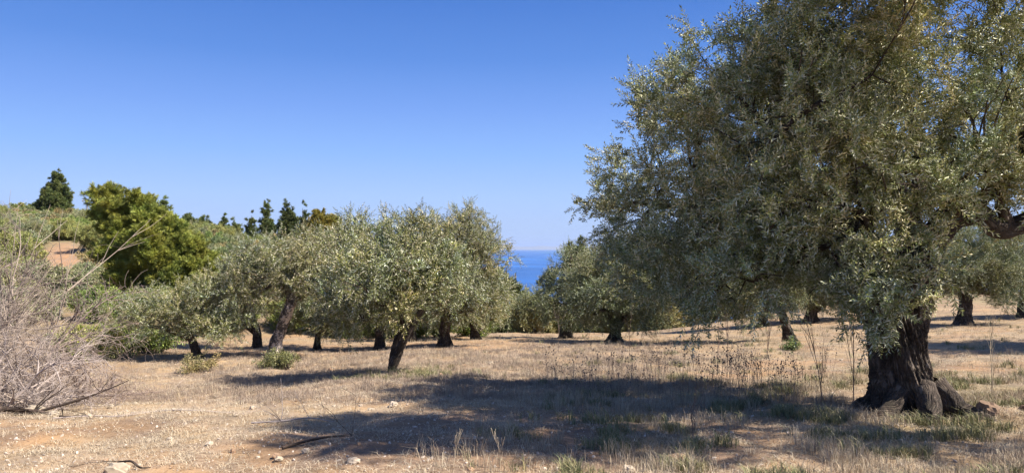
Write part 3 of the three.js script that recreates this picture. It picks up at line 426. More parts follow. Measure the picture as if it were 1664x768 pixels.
// ---------------------------------------------------------------- pines
const spot = (u, d) => [u * d, ground(u * d, -d), -d];   // u: sideways offset per metre of distance
function pineStem(t, pts, mat = M.bark) { const G = new Geo(); tube(G, pts, 9, 6, .12, pts[0][3] * 50); part('trunk', G.build(), mat, t); }
{
  const D = 41, [x, y, z] = spot(-.47, D), k = D / 1188, t = thing('pine_tree', 'broad yellow green pine leaning to the left on the hillside slope', 'pine tree', x, y, z, 'pines on the slope');
  const at = (a, b, dz, rx, ry) => [(a - 832) * k - x, 1.6 + (403.5 - b) * k - y, dz, rx * k * 1.15, ry * k * 1.2, Math.max(rx, ry) * k * .95];
  const L = [at(172, 322, 0, 24, 15), at(200, 340, .5, 42, 22), at(195, 368, 0, 34, 16), at(240, 362, 0, 40, 22), at(255, 392, .6, 52, 24), at(210, 408, 1, 34, 13), at(295, 405, 0, 38, 26), at(245, 422, 1.2, 52, 15), at(310, 432, .4, 36, 26), at(330, 455, .6, 24, 28), at(318, 480, .8, 28, 24), at(290, 447, 1.4, 26, 14), at(345, 480, 1, 26, 24), at(300, 488, 1.6, 36, 18), at(225, 452, 1.6, 24, 12)];
  pineStem(t, [[0, -.4, 0, .32], [-.25, .9, .1, .26], [-1.0, 2.4, .1, .2], [-2.1, 3.9, 0, .13], [L[0][0], L[0][1], 0, .05]]);
  L.forEach((l, i) => limbs(t, [lerp(-.25, L[0][0], Math.max(.05, .93 - i / 13)), lerp(1.2, L[0][1], Math.max(.05, .93 - i / 13)), 0], l, .07, 1300 + i, M.branch, 4, 5));
  foliage(t, L, PINE_TUFT, M.needle, { seed: 301, split: 8, dens: 420, per: 5, rough: .2, shell: .4, gap: .75, cut: -.35, up: .55, wild: .9, droop: .3, len: .4, scat: .25, size: .95, tint: [.95, 1.0, .62] });
}
// pointed young pines along the skyline: [u, distance, height, width, tint, lean, label]
const RIDGE_PINES = [
  [-.629, 112, 10.2, 7.2, .62, .3, 'tall dense pine standing highest on the left skyline', 1],
  [-.673, 118, 4.0, 2.6, .55, -.1, 'small dark conical pine left of the tall dense pine', 1],
  [-.477, 108, 4.6, 2.0, .7, 0, 'thin pine rising just right of the leaning pine top', 1],
  [-.443, 110, 2.9, 2.4, .62, 0, 'small bushy pine on the skyline above the pale scrub', 0],
  [-.422, 112, 3.0, 2.6, .72, 0, 'low wide pine beside the small bushy one on the skyline', 0],
  [-.395, 110, 3.8, 1.6, .75, 0, 'narrow open pine, left of a pair on the skyline', 1],
  [-.381, 109, 3.2, 2.4, .7, 0, 'spreading pine, right of a pair on the skyline', 1],
  [-.357, 104, 3.6, 2.4, .55, 0, 'small compact conical green pine on the skyline', 1],
  [-.335, 105, 5.4, 2.4, .62, 0, 'spindly pine with a bare open top on the skyline', 1],
  [-.306, 98, 5.2, 3.4, .48, -.1, 'dark pine with a sharp tip above the grove', 1],
  [-.287, 100, 5.2, 2.4, .5, 0, 'dark slim pine right of the sharp tipped one', 1],
  [-.263, 97, 4.8, 3.4, .85, 0, 'bronze tinged pine above the grove', 0],
  [-.242, 98, 4.4, 2.8, .6, 0, 'pine half hidden behind the tallest olive crowns', 1],
];
RIDGE_PINES.forEach(([u, d, h0, w0, tint, lean, label, cone], n) => {
  const h = n > 1 ? h0 * 1.5 : h0, w = n > 1 ? w0 * 1.4 : w0 * .9;
  const [x, y, z] = spot(u, d), t = thing('pine_tree', label, 'pine tree', x, y, z, 'pines along the skyline'), r = rng(1500 + n), L = [], low = 1.6;
  pineStem(t, [[0, -.5, 0, .05 + h * .018], [lean * h * .15, h * .5, 0, .03 + h * .01], [lean * h * .26, h * .86, 0, .02]]);
  const tiers = Math.ceil(h * 1.15) + 2;
  for (let k = 0; k < tiers; k++) {
    const f = (k + .5) / tiers, R = w * .5 * (cone ? Math.pow(1 - f, .85) + .04 : Math.sqrt(Math.max(.05, 1 - Math.pow(f * 1.6 - .6, 2)))), m = k < tiers - 2 ? 6 : 2;
    for (let q = 0; q < m; q++) { const a = r() * 6.28, o = R * (k < tiers - 2 ? .15 + r() * .6 : .2), s = Math.max(.2, R * (.26 + r() * .36)); L.push([Math.cos(a) * o + lean * h * .3 * f, -low * .3 + f * (h + low * .2), Math.sin(a) * o, s, s * .8, s]); }
  }
  foliage(t, L, PINE_TUFT, M.needle, { seed: 320 + n, dens: 130, per: 4, rough: .3, shell: .4, gap: 1.1, cut: -.16, up: .5, wild: .8, droop: .2, len: .35, scat: .2, size: 1.35, tint: n === 11 ? [1.05, .85, .5] : [tint * .85, tint, tint * 1.05] });
});
{ // pines down the slope towards the sea
  for (const [u, d, top, w, tint, label, sd] of [[.005, 74, -.6, 2.0, .5, 'dark pine with layered boughs seen against the sea', 1], [-.008, 80, -.1, 2.0, .62, 'pine half hidden behind the olive crown left of the sea', 2], [.046, 62, -.3, 1.5, .35, 'dark round tree topping the olives right of the sea', 3], [.097, 58, 2.3, 2.2, .6, 'bright green pine tip above the olives right of the sea', 4]]) {
    const [x, y, z] = spot(u, d), h = top - y, t = thing('pine_tree', label, 'pine tree', x, y, z, 'pines on the seaward slope'), r = rng(1700 + sd), L = [];
    pineStem(t, [[0, -.5, 0, .24], [.2, h * .5, 0, .17], [0, h * .98, 0, .04]]);
    for (let k = 0; k < 11; k++) { const f = k / 11, a = r() * 6.28, R = w * (.25 + .5 * Math.pow(1 - f, .6)); L.push([Math.cos(a) * R * .7, h * (.42 + .56 * f), Math.sin(a) * R * .7, R * .75, .42, R * .75]); }
    foliage(t, L, PINE_TUFT, M.needle, { seed: 360 + sd, dens: 80, per: 4, rough: .25, shell: .4, gap: .8, cut: -.3, up: .4, wild: .8, droop: .2, len: .35, scat: .2, size: 1.4, tint: [tint * .9, tint, tint] });
  }
}
// ---------------------------------------------------------------- shrubs
function shrubAt(name, label, category, x, z, w, h, tint, group, o = {}) {
  const y = ground(x, z), t = thing(name, label, category, x, y, z, group), r = rng(2000 + counts.shrubs++), L = [], n = o.n || 5;
  for (let k = 0; k < n; k++) { const a = r() * 6.28, q = Math.sqrt(r()) * .3 * w; L.push([Math.cos(a) * q, h * (.38 + r() * .24), Math.sin(a) * q, w * (.24 + r() * .14), h * (.34 + r() * .14), w * (.24 + r() * .14)]); }
  const G = new Geo(); for (let k = 0; k < 5; k++) { const l = L[k % n]; tube(G, [[(r() - .5) * .12, -.1, (r() - .5) * .12, .035], [l[0] * .5, l[1] * .55, l[2] * .5, .022], [l[0], l[1], l[2], .008]], 4, 3); }
  part('stem', G.build(), M.branch, t);
  foliage(t, L, o.geo || SCRUB_CLUMP, M.leaf, { seed: 400 + counts.shrubs, dens: o.dens || 70, per: 4, rough: .2, shell: .35, gap: 1.1, cut: -.45, up: .4, wild: .9, droop: 0, len: .25, scat: .18, size: o.size || 1, tint });
  return t;
}
counts.shrubs = 0;
const GREYGREEN = [.95, 1, 1.1], FRESH = [.62, .82, .36], DARK = [.5, .62, .5], YELLOWG = [.95, 1.0, .66], DRY = [1.15, .95, .9];
// shrubs one can point at
for (const [u, d, w, h, tint, label] of [
  [-.572, 66, 4.6, 2.5, YELLOWG, 'wide rounded pale green shrub right of the bare earth track'],
  [-.607, 76, 4.2, 2.2, YELLOWG, 'pale green shrub directly below the tall dense pine'],
  [-.66, 70, 3.6, 2.4, GREYGREEN, 'grey green shrub on the hill above the dead thorn bush'],
  [-.69, 84, 4.4, 2.3, GREYGREEN, 'grey shrub at the left edge of the hill'],
  [-.525, 42, 2.6, .9, [.6, .8, .38], 'bright green shrub below the leaning pine'],
  [-.555, 34, 2.8, 1.4, FRESH, 'low bright green shrub in the gully behind the dead branches'],
  [-.49, 36, 2.6, 1.1, [.55, .75, .38], 'leafy green shrub between the leaning pine and the low olive tree'],
  [-.60, 46, 2.8, 1.3, GREYGREEN, 'low grey green shrub at the foot of the bare track'],
  [-.43, 44, 2.6, 1.4, YELLOWG, 'yellowish shrub behind the low olive tree'],
  [-.545, 25, 2.2, 1.0, FRESH, 'small bright green bush at the edge of the gully'],
  [-.50, 23.4, 1.9, .8, [.7, .9, .45], 'low green bush left of the low olive tree'],
  [-.585, 21.5, 2.0, .9, [.95, 1, .6], 'straggly bush near the end of the dead branches'],
  [-.372, 60, 3.4, 2.6, DARK, 'dark green shrub in the hollow of the hillside'],
  [-.385, 66, 3.8, 2.2, DRY, 'brownish grey shrub on the hillside left of the dark one'],
  [-.345, 64, 4.2, 2.4, DRY, 'brownish grey shrub on the hillside right of the dark one'],
  [.03, 44, 2.2, 1.3, DRY, 'dry greyish shrub at the far end of the grove'],
  [.045, 46, 2.4, 1.5, [.7, .85, .5], 'green shrub beside the dry one at the far end of the grove'],
]) shrubAt('shrub', label, 'shrub', u * d, -d, w, h, tint, 'shrubs told apart on the slope and in the gully', { n: 7 });
// the low green hedge behind the grove
for (let k = 0; k < 12; k++) { const r = rng(77 + k), u = -.42 + k * .032 + (r() - .5) * .012, d = 31.5 + r() * 4; shrubAt('hedge_shrub', 'low leafy green shrub in the row behind the grove', 'shrub', u * d, -d, 2.2 + r() * .8, 1.3 + r() * .8, r() < .6 ? FRESH : [.75, .85, .5], 'shrubs in the row behind the grove'); }
for (let k = 0; k < 16; k++) { const r = rng(177 + k), u = -.11 + k * .027 + (r() - .5) * .012, d = 44 + r() * 7; shrubAt('thicket_shrub', 'grey green shrub in the thicket closing the far end of the grove', 'shrub', u * d, -d, 2.6 + r() * 1.1, 1.7 + r() * .8, [.7 + r() * .25, .85, .7], 'thicket shrubs beyond the grove', { size: 1.2, dens: 45 }); }
{ // scrub over the whole hillside
  const r = rng(88); let made = 0, tries = 0; const placed = [];
  while (made < 215 && tries++ < 4000) {
    const u = -.74 + r() * .56, d = 30 + Math.pow(r(), .7) * 76, x = u * d, track = Math.hypot((d - 60) / 22, (-u - .605) / .055) < 1 && u < -.5;
    if (track || (d < 52 && u > -.35) || (d < 40 && u > -.46) || (u > -.6 && u < -.4 && d < 44)) continue; const low = u > -.59 && u < -.4 && d < 52 ? .5 : 1;
    if (placed.some(p => Math.hypot(p[0] - x, p[1] - d) < 1.9)) continue;
    placed.push([x, d]); made++;
    const q = r(), tint = q < .4 ? YELLOWG.map(v => v * .9) : q < .65 ? GREYGREEN.map(v => v * .85) : q < .8 ? DRY.map(v => v * .8) : q < .92 ? [.75, .95, .5] : DARK;
    const look = q < .4 ? 'yellowish green' : q < .65 ? 'grey green' : q < .8 ? 'brownish grey' : q < .92 ? 'fresh green' : 'dark green', side = u < -.64 ? 'left of the bare track' : u < -.53 ? 'between the bare track and the leaning pine' : u < -.42 ? 'around the leaning pine' : 'right of the leaning pine', zone = d > 84 ? 'near the skyline' : d > 58 ? 'halfway up the hillside' : 'low on the hillside';
    shrubAt('scrub_shrub', `${look} shrub ${zone}, ${side}`, 'shrub', x, -d, 2.4 + r() * 2.2, (1.3 + r() * 1.3) * low, tint, 'scrub on the hillside', { size: 1.35, dens: 42, n: 4 });
  }
}
{ // leafy plants at the foot of the mottled trunk
  for (const [u, d, w, h, label] of [[-.335, 19.6, .8, .4, 'small grey green bush left of the mottled trunk foot'], [-.305, 19.4, .7, .42, 'small grey green bush right of the mottled trunk foot'], [-.43, 19.2, 1.0, .4, 'dry low bush beside the forked trunk of the low olive tree'], [.38, 21.6, .8, .3, 'patch of bright green leaves at the foot of the leaning trunk']])
    shrubAt('shrub', label, 'shrub', u * d, -d, w, h, label.startsWith('dry') ? [.9, .75, .7] : label.startsWith('patch') ? [.55, .68, .36] : [.68, .66, .52], 'shrubs told apart on the slope and in the gully', { size: .55, dens: 220, n: 5 });
}
// ---------------------------------------------------------------- pole and hut on the hill
{
  const [x, , z] = spot(-.5825, 118), y = ground(x, z), t = thing('utility_pole', 'wooden utility pole with a crossarm on the skyline left of the leaning pine', 'utility pole', x, y, z), top = 1.6 + (403.5 - 323) / 1188 * 118 - y, w = new THREE.MeshStandardMaterial({ color: rgb(.2, .17, .15), roughness: .9 });
  const P = new THREE.CylinderGeometry(.09, .13, top + .4, 10); P.translate(0, top / 2 - .2, 0); part('pole', P, w, t);
  const a = new THREE.BoxGeometry(1.5, .12, .12); a.translate(0, top - .35, .14); part('crossarm', a, w, t);
  for (const q of [-.65, 0, .65]) { const g = new THREE.LatheGeometry([[0, 0], [.05, 0], [.06, .06], [.03, .09], [.05, .14], [0, .18]].map(p => new THREE.Vector2(...p)), 10); g.translate(q, top - .29, .14); part('insulator', g, new THREE.MeshStandardMaterial({ color: rgb(.5, .45, .4), roughness: .3 }), t); }
}
for (const [u, d, w, h, label, c] of [[-.6795, 96, .55, .9, 'tiny white post among the shrubs at the far left of the hill', [.75, .72, .68]], [-.570, 112, 2.8, 2.0, 'small grey roofed hut half hidden left of the leaning pine', [.6, .58, .55]]]) {
  const [x, y, z] = spot(u, d), kind = label.includes('post') ? 'white_post' : 'hut', t = thing(kind, label, kind === 'hut' ? 'hut' : 'post', x, y, z), m = new THREE.MeshStandardMaterial({ color: rgb(...c), roughness: .9 }), b = new THREE.BoxGeometry(w, h + .6, w * .8); b.translate(0, h / 2 - .3 + .5, 0); part('wall', b, m, t);
  const s = new THREE.Shape(); s.moveTo(-w * .6, 0); s.lineTo(0, w * .16); s.lineTo(w * .6, 0); s.closePath(); const g = new THREE.ExtrudeGeometry(s, { depth: w, bevelEnabled: false }); g.translate(0, h + .5 + .004, -w / 2); part('roof', g, new THREE.MeshStandardMaterial({ color: rgb(.45, .43, .42), roughness: .9 }), t);
}
// ---------------------------------------------------------------- dead thorn bushes and fallen branches, left
function twig(G, p, dir, len, r, depth, rand, o) {
  const pts = [[p.x, p.y, p.z, r]], d = dir.clone(), q = p.clone(), segs = 4;
  for (let k = 1; k <= segs; k++) { d.x += (rand() - .5) * o.kink; d.y += (rand() - .5) * o.kink + o.arch * k / segs; d.z += (rand() - .5) * o.kink; d.normalize(); q.addScaledVector(d, len / segs); if (q.y < .02) { q.y = .02 + rand() * .05; d.y = Math.abs(d.y) * .3; } pts.push([q.x, q.y, q.z, Math.max(.0016, lerp(r, r * .35, k / segs))]); 
    if (depth > 0) for (let m = 0; m < o.kids; m++) if (rand() < o.keep) { const e = d.clone().add(V(rand() - .5, rand() - .5 + o.rise, rand() - .5).multiplyScalar(o.spread)).normalize(); twig(G, q, e, len * (.35 + rand() * .35), Math.max(.0018, r * .5), depth - 1, rand, o); } }
  tube(G, pts, depth > 1 ? 5 : 3, depth > 1 ? 2 : 1, 0, 0, false);
}
function deadBush(x, z, stems, reach, label, seed, mat, o) {
  const t = thing('dead_bush', label, 'dead bush', x, ground(x, z), z, 'dead bushes on the left'), r = rng(seed);
  for (let k = 0; k < stems; k++) { const G = new Geo(), a = r() * 6.28, tilt = .2 + r() * 1.15, d = V(Math.cos(a) * Math.sin(tilt), Math.cos(tilt), Math.sin(a) * Math.sin(tilt)); twig(G, V((r() - .5) * (o.base || 1.1), -.05, (r() - .5) * (o.base || 1.1)), d, reach * (.6 + r() * .5),   .016 + r() * .02, 3, r, { kink: .6, arch: -.16, kids: 2, keep: .88, rise: .05, spread: 2.3, ...o }); part('branch', G.build(), mat, t); }
  return t;
}
const PALE = new THREE.MeshStandardMaterial({ color: rgb(.31, .25, .20), roughness: .95 }), BROWNT = new THREE.MeshStandardMaterial({ color: rgb(.26, .20, .17), roughness: .95 });
deadBush(-8.3, -10.8, 16, 1.8, 'big tangled dead thorn bush with pale twigs at the left edge', 31, PALE, {});
deadBush(-7.4, -10.2, 14, 1.0, 'lower grey dead bush spilling in front of the big thorn bush', 32, M.deadwood, { arch: -.2 });
deadBush(-9.0, -12.4, 12, 2.2, 'brown dead bush standing behind the big thorn bush', 33, BROWNT, {});
deadBush(-7.5, -11.6, 8, .8, 'small brown dead bush on the right of the thorn tangle', 34, BROWNT, { arch: -.2 });
{ // upright bare stems and long arching branches
  const t = thing('dead_tree', 'bare dead sapling with upright stems rising from the thorn bush', 'dead tree', -7.5, ground(-7.5, -10.9), -10.9), r = rng(51);
  for (const [dx, h, s] of [[0, 1.8, .024], [.35, 1.9, .018], [-.3, 1.6, .016], [.15, 1.4, .014]]) { const G = new Geo(); twig(G, V(dx, -.1, 0), V((r() - .5) * .25, 1, (r() - .5) * .3).normalize(), h, s, 2, r, { kink: .2, arch: 0, kids: 2, keep: .6, rise: .3, spread: 1.7 }); part('stem', G.build(), PALE, t); }
  const b = thing('bare_branch', 'long pale bare branch arching out over the gully from the thorn bush', 'branch', -7.8, ground(-7.8, -10.8), -10.8);
  for (const [y0, end, dz] of [[1.15, [1.65, 1.32, .2], 0], [1.0, [1.9, .95, .5], .1], [.95, [1.5, .62, .7], .2], [1.2, [1.35, 1.75, -.2], 0], [1.05, [1.2, 2.15, .3], .1]]) { const G = new Geo(), e = V(...end); tube(G, [[-.5, y0 - .5, dz, .014], [.2, y0, dz, .012], [lerp(.2, e.x, .5), lerp(y0, e.y, .5) - .08, lerp(dz, e.z, .5), .009], [e.x, e.y, e.z, .003]], 5, 6); for (let k = 0; k < 7; k++) { const f = .25 + r() * .7; twig(G, V(lerp(.2, e.x, f), lerp(y0, e.y, f) - .06, lerp(dz, e.z, f)), V(r() - .2, r() - .4, r() - .5).normalize(), .25 + r() * .3, .004, 1, r, { kink: .4, arch: 0, kids: 1, keep: .6, rise: 0, spread: 1.6 }); } part('branch', G.build(), PALE, b); }
}
function fallen(x, z, pts, label, seed, mat, twigs = 5) {
  const y = ground(x, z), t = thing('fallen_branch', label, 'branch', x, y, z, 'fallen branches'), r = rng(seed), G = new Geo();
  const P = pts.map(p => [p[0], ground(x + p[0], z + p[1]) - y + p[2], p[1], p[3]]); tube(G, P, 8, 5, .15, seed); part('stem', G.build(), mat, t);
  for (let k = 0; k < twigs; k++) { const g = new Geo(), q = P[1 + Math.floor(r() * (P.length - 1))]; twig(g, V(q[0], q[1], q[2]), V(r() - .5, r() * .6, r() - .5).normalize(), .2 + r() * .35, q[3] * .45, 1, r, { kink: .4, arch: -.05, kids: 1, keep: .6, rise: .1, spread: 1.5 }); part('twig', g.build(), mat, t); }
}
fallen(-6.5, -9.5, [[-.9, .2, .12, .03], [-.3, .05, .09, .035], [.3, 0, .05, .03], [.75, .12, .03, .018], [1.1, .2, .03, .008]], 'thick dark fallen branch below the thorn bush', 61, M.oldwood, 7);
fallen(-5.9, -9.6, [[-.2, .1, .04, .022], [.1, 0, .16, .016], [.45, -.1, .32, .01], [.8, -.15, .45, .004]], 'thin dark dead branch propped up beside the thick fallen one', 62, M.oldwood, 4);
fallen(-4.9, -9.2, [[-.8, .1, .02, .008], [-.4, -.06, .02, .009], [0, .05, .02, .008], [.4, -.07, .03, .008], [.8, .04, .02, .006], [1.5, -.1, .02, .003]], 'long thin dry branch lying flat on the stony ground', 63, M.deadwood, 8);
fallen(-1.95, -7.0, [[-.18, .2, .015, .013], [0, .05, .03, .013], [.15, -.1, .03, .011], [.36, -.28, .03, .006]], 'short dark stick lying left of the tree shadow', 64, M.oldwood, 2);
fallen(-2.6, -8.3, [[-.35, 0, .03, .01], [0, .05, .08, .01], [.3, 0, .1, .007], [.6, .05, .06, .003]], 'small twiggy dead branch in the middle of the bare ground', 65, M.deadwood, 7);
fallen(-3.2, -6.1, [[-.14, 0, .02, .01], [0, -.04, .07, .01], [.13, .03, .02, .008], [.22, .05, .02, .003]], 'curled dark root piece near the bottom of the photo', 66, M.oldwood, 1);
{ const x = -8.2, z = -15, t = thing('wooden_stake', 'short wooden stake standing at the edge of the grove', 'stake', x, ground(x, z), z); const G = new Geo(); tube(G, [[0, -.1, 0, .035], [.01, .12, 0, .03], [.0, .26, 0, .022]], 8, 4, .12, 5); part('post', G.build(), M.oldwood, t); }
// ---------------------------------------------------------------- stones
function stoneGeo(seed, flat) {
  const g = new THREE.IcosahedronGeometry(1, 3), p = g.attributes.position, c = new Float32Array(p.count * 3), S = seed * 3.7;
  for (let i = 0; i < p.count; i++) { let x = p.getX(i), y = p.getY(i), z = p.getZ(i); const k = 1 + .28 * n3(x * .9 + S, y * .9, z * .9) + .12 * n3(x * 2.4, y * 2.4 + S, z * 2.4) + .04 * n3(x * 7, y * 7, z * 7 + S); const cl = v => Math.sign(v) * Math.min(Math.abs(v), .9 + .12 * n3(S, v, 1)); p.setXYZ(i, cl(x * k), cl(y * k) * flat, cl(z * k)); const v = .85 + .25 * n3(x * 3 + S, y * 3, z * 3) + .12 * n3(x * 11, y * 11, z * 11); c[i * 3] = v; c[i * 3 + 1] = v * .95; c[i * 3 + 2] = v * .87; }
  g.setAttribute('color', new THREE.BufferAttribute(c, 3)); g.computeVertexNormals(); return g;
}
const STONES = [1, 2, 3, 4, 5].map(s => stoneGeo(s, .55 + .08 * s));
const stoneMat = [[.46, .40, .33], [.40, .35, .28], [.37, .25, .165], [.23, .16, .115]].map(c => { const m = M.stone.clone(); m.color = rgb(...c); return m; });
function stone(x, z, s, v, m, label, group, sink = .3) { const y = ground(x, z), g = part(numbered('stone'), STONES[v % 5], stoneMat[m], scene); tag(g, label, 'stone', group); g.position.set(x, y + s * (.55 - sink), z); g.scale.set(s * (1 + .3 * Math.sin(v)), s, s); g.rotation.set(.2 * Math.sin(v * 5), v * 1.7, .15 * Math.cos(v * 3)); return g; }
stone(1.42, -6.35, .10, 1, 2, 'rounded reddish stone in the shade at the bottom of the photo');
stone(-6.25, -9.6, .11, 2, 1, 'large pale stone beside the thick fallen branch');
stone(-5.85, -9.35, .07, 3, 1, 'smaller pale stone right of the large one by the fallen branch');
stone(-5.3, -9.2, .04, 4, 0, 'small whitish stone right of the fallen branch');
stone(-1.35, -6.25, .055, 0, 0, 'pale square stone on the sunlit edge of the shadow near the bottom');
stone(-1.6, -9.9, .06, 3, 0, 'white stone at the upper left edge of the great shadow');
stone(5.45, -8.4, .13, 4, 3, 'brown earthy stone at the right foot of the great trunk');
stone(5.95, -8.45, .08, 1, 3, 'reddish clod right of the earthy stone at the great trunk');
stone(-3.2, -5.95, .08, 2, 1, 'grey half buried stone at the bottom beside the curled root');
stone(.95, -6.0, .05, 3, 0, 'small pale stone at the very bottom in the shade');
{ const r = rng(91); for (let k = 0; k < 170; k++) { const d = 5.6 + Math.pow(r(), .8) * 14, u = -.62 + r() * (r() < .75 ? .6 : 1.2), x = u * d, sz = .014 + r() * r() * .042, m = r() < .65 ? 0 : r() < .6 ? 1 : 2; stone(x, -d, sz, k, m, `${['pale', 'grey brown', 'reddish'][m]} loose stone ${x < -2.5 ? 'on the bare ground at the left' : x < 1.5 ? 'in the middle foreground' : 'in the grass at the right'}, ${d < 9 ? 'near the camera' : d < 14 ? 'a little way off' : 'farther back among the trees'}`, 'loose stones on the dry ground', .15); } }
{ // gravel too small to pick apart
  const r = rng(92), n = 9000, im = new THREE.InstancedMesh(new THREE.IcosahedronGeometry(1, 0), new THREE.MeshStandardMaterial({ roughness: 1, flatShading: true }), n), c = new THREE.Color();
  for (let i = 0; i < n; i++) { const d = 4.5 + Math.pow(r(), 1.3) * 24, u = -.75 + r() * 1.5, x = u * d, s = .004 + r() * r() * .016; mat4.compose(V(x, ground(x, -d) + s * .2, -d), quat.setFromAxisAngle(V(r(), r(), r()).normalize(), r() * 6), V(s * (1 + r()), s * .7, s)); im.setMatrixAt(i, mat4); const v = .24 + r() * .33; im.setColorAt(i, c.setRGB(v * 1.1, v * .92, v * .75)); }
  im.name = 'gravel'; im.castShadow = im.receiveShadow = true; tag(im, 'loose gravel strewn over the dry soil', 'gravel', null, 'stuff'); scene.add(im);
}
// ---------------------------------------------------------------- dry grass, weeds and litter
function tuft(seed, n, h, spread, wid, kinds, curl) {
  const G = new Geo(), r = rng(seed);
  for (let k = 0; k < n; k++) {
    const a = r() * 6.28, L = h * (.45 + r() * .7), t = spread * (.2 + r()), bx = (r() - .5) * .07, bz = (r() - .5) * .07, c = kinds[Math.floor(r() * kinds.length)], ca = Math.cos(a), sa = Math.sin(a), w = wid * (.7 + r() * .6), b = r() * 6.28, wx = Math.cos(b) * w / 2, wz = Math.sin(b) * w / 2;
    const m = [bx + ca * L * t * .3, L * .6, bz + sa * L * t * .3], e = [bx + ca * L * t * (.8 + curl * r()), L * (.95 - curl * r() * .5), bz + sa * L * t * (.8 + curl * r())];
    const p = [G.v(bx - wx, -.02, bz - wz, c), G.v(bx + wx, -.02, bz + wz, c), G.v(m[0] - wx * .8, m[1], m[2] - wz * .8, c), G.v(m[0] + wx * .8, m[1], m[2] + wz * .8, c), G.v(e[0], e[1], e[2], c)];
    G.tri(p[0], p[1], p[2]); G.tri(p[1], p[3], p[2]); G.tri(p[2], p[3], p[4]);
  }
  return G.build();
}
const STRAWS = [[.459, .377, .262], [.394, .32, .221], [.508, .435, .312], [.312, .246, .172]], GREYS = [[.369, .295, .221], [.32, .254, .193], [.426, .353, .271], [.254, .197, .152]], GREENS = [[.164, .172, .07], [.213, .213, .09], [.295, .262, .139], [.131, .143, .057]];
function scatter(name, geo, n, seed, where, size, label, category) {
  const r = rng(seed), mats = [], cols = []; let tries = 0; const up = V();
  while (mats.length / 16 < n && tries++ < n * 12) {
    const d = 4.2 + Math.pow(r(), 1.45) * 40, u = -.78 + r() * 1.56, x = u * d, z = -d, w = where(x, z, d, cover(x, z)); if (r() > w) continue;
    if (Math.hypot(x - BIG.x, z - BIG.z) < .62) continue;
    const s = size * (.6 + r() * .7) * (1 + d * .012); quat.setFromEuler(new THREE.Euler((r() - .5) * .35, r() * 6.28, (r() - .5) * .35)); mat4.compose(V(x, ground(x, z), z), quat, V(s, s * (.75 + r() * .5), s)); mats.push(...mat4.elements);
    const v = .82 + r() * .36, k = (r() - .5) * .1; cols.push(v * (1 + k), v, v * (1 - k));
  }
  const m = mats.length / 16, im = new THREE.InstancedMesh(geo, M.grass, m); im.instanceMatrix.array.set(mats); im.instanceColor = new THREE.InstancedBufferAttribute(new Float32Array(cols), 3); im.name = name; im.castShadow = im.receiveShadow = true; tag(im, label, category, null, 'stuff'); scene.add(im); counts[name] = m;
}
const patch = (x, z, f, o) => ss(-.1, .35, n2(x * f + o, z * f - o));
scatter('straw_litter', tuft(201, 9, .034, 4, .0035, STRAWS, 1), 38000, 1, (x, z, d, k) => (.35 + .65 * patch(x, z, .7, 3)) * (1 - .6 * Math.min(1, k.dirt)) * (1 - .55 * k.litter) * (1 - ss(26, 40, d)), 1, 'dry straw and fallen stalks lying on the soil', 'straw');
scatter('dry_grass', tuft(202, 12, .13, .7, .003, STRAWS, .5), 7000, 2, (x, z, d, k) => Math.min(1, k.right * (.08 + .92 * patch(x, z, .5, 9)) + .35 * ss(12, 16, d) * patch(x, z, .35, 5)) * (1 - .9 * Math.min(1, k.dirt)) * (1 - .5 * k.litter) * (1 - ss(34, 44, d)), 1, 'tufts of straw coloured dry grass', 'grass');
scatter('grey_grass', tuft(203, 14, .09, .9, .003, GREYS, .4), 16000, 3, (x, z, d, k) => Math.min(1, k.strip * (.2 + .8 * patch(x, z, .6, 1))) * (1 - .9 * Math.min(1, k.dirt)), .9, 'fine greyish dry grass in the open middle of the grove', 'grass');
scatter('green_grass', tuft(204, 12, .13, .9, .005, GREENS, .6), 12000, 4, (x, z, d, k) => k.green * patch(x, z, .9, 23) * (1 - .8 * Math.min(1, k.dirt)), 1, 'low green grass and herbs growing among the straw', 'grass');
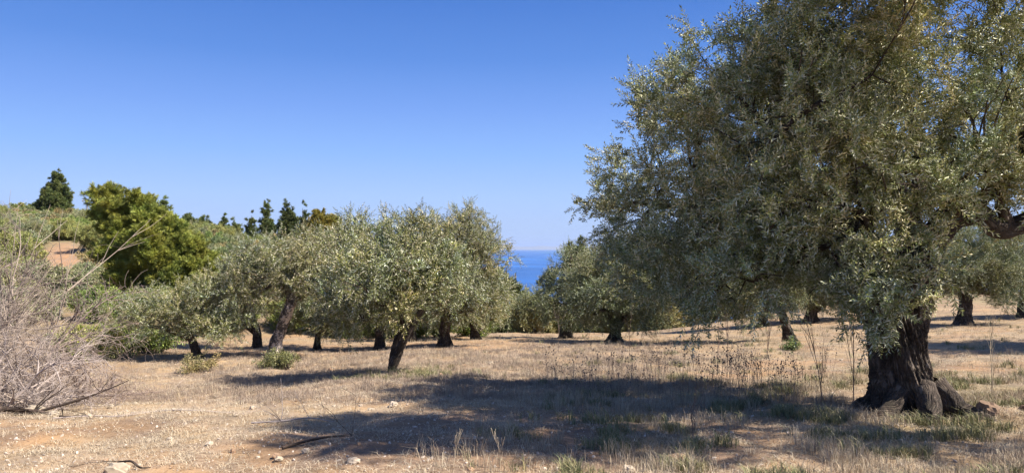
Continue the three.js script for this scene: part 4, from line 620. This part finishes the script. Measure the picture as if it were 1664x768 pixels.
{ // leafless weeds with seed heads
  const G = new Geo(), r = rng(211), c0 = [.20, .16, .13], c1 = [.13, .105, .09];
  const stalk = (a, b, w, c) => { const p = [G.v(a[0] - w, a[1], a[2], c), G.v(a[0] + w, a[1], a[2] + w, c), G.v(b[0] + w * .4, b[1], b[2], c), G.v(b[0] - w * .4, b[1], b[2] + w * .3, c)]; G.tri(p[0], p[1], p[2]); G.tri(p[0], p[2], p[3]); };
  const head = (p, s) => { const o = [[s, 0, 0], [0, s, 0], [0, 0, s], [-s, 0, 0], [0, -s, 0], [0, 0, -s]].map(q => G.v(p[0] + q[0], p[1] + q[1], p[2] + q[2], c1)); for (const [x, y, z] of [[0, 1, 2], [2, 1, 3], [3, 1, 5], [5, 1, 0], [0, 2, 4], [2, 3, 4], [3, 5, 4], [5, 0, 4]]) G.tri(o[x], o[y], o[z]); };
  for (let k = 0; k < 3; k++) { const x = (r() - .5) * .2, z = (r() - .5) * .2, h = .3 + r() * .25, b = [x + (r() - .5) * .1, h, z + (r() - .5) * .1]; stalk([x, 0, z], b, .0022, c0); head(b, .011); for (let q = 0; q < 3; q++) { const f = .5 + r() * .35, s = [lerp(x, b[0], f), h * f, lerp(z, b[2], f)], e = [s[0] + (r() - .5) * .16, s[1] + .06 + r() * .1, s[2] + (r() - .5) * .16]; stalk(s, e, .0014, c0); head(e, .007 + r() * .004); } }
  scatter('seed_head_weeds', G.build(), 900, 5, (x, z, d, k) => ss(.02, .15, x / d) * (1 - ss(.36, .46, x / d)) * ss(8.5, 10, d) * (1 - ss(13.5, 16, d)) * patch(x, z, .6, 2), 1, 'dark leafless weeds with round seed heads', 'weeds');
}
// tall single weeds
function tallWeed(x, z, h, label, seed, mat) { const t = thing('dry_weed', label, 'weed', x, ground(x, z), z, 'tall dry weeds'), r = rng(seed), G = new Geo(); twig(G, V(0, -.03, 0), V((r() - .5) * .15, 1, (r() - .5) * .15).normalize(), h, .006 + h * .003, 2, r, { kink: .12, arch: 0, kids: 2, keep: .75, rise: .7, spread: 1.1 }); part('stalk', G.build(), mat, t); }
const WEED = new THREE.MeshStandardMaterial({ color: rgb(.15, .11, .09), roughness: .9 }), STRAWW = new THREE.MeshStandardMaterial({ color: rgb(.42, .35, .25), roughness: .9 });
tallWeed(4.75, -10.2, 1.3, 'tall dark branching weed left of the great trunk', 71, WEED);
tallWeed(4.45, -10.5, .9, 'shorter dark weed left of the tall branching one', 72, WEED);
tallWeed(6.6, -19, 1.15, 'dark upright weed just left of the leaning trunk', 73, WEED);
tallWeed(5.3, -18, .95, 'dark upright weed, second from the leaning trunk', 74, WEED);
tallWeed(5.0, -17.8, .8, 'dark thin weed, third from the leaning trunk', 75, WEED);
tallWeed(3.2, -20, .8, 'thin weed right of the trunk that flares at the foot', 76, WEED);
tallWeed(1.4, -22, .9, 'thin weed left of the trunk that flares at the foot', 77, WEED);
tallWeed(6.75, -10.3, .8, 'pale thin weed on the sunny grass right of the great trunk', 78, STRAWW);
tallWeed(-.1, -6.2, .2, 'pale dry forked stalk standing at the bottom centre', 79, STRAWW);
tallWeed(-.5, -6.4, .15, 'small pale dry stalk left of the forked one', 80, STRAWW);
tallWeed(1.75, -7.1, .3, 'dense purplish dry weed in the shaded grass', 81, WEED);
scene.fog = new THREE.FogExp2(0xaec4ec, 3.8e-5);
console.log(JSON.stringify(counts));
renderer.render(scene, camera);
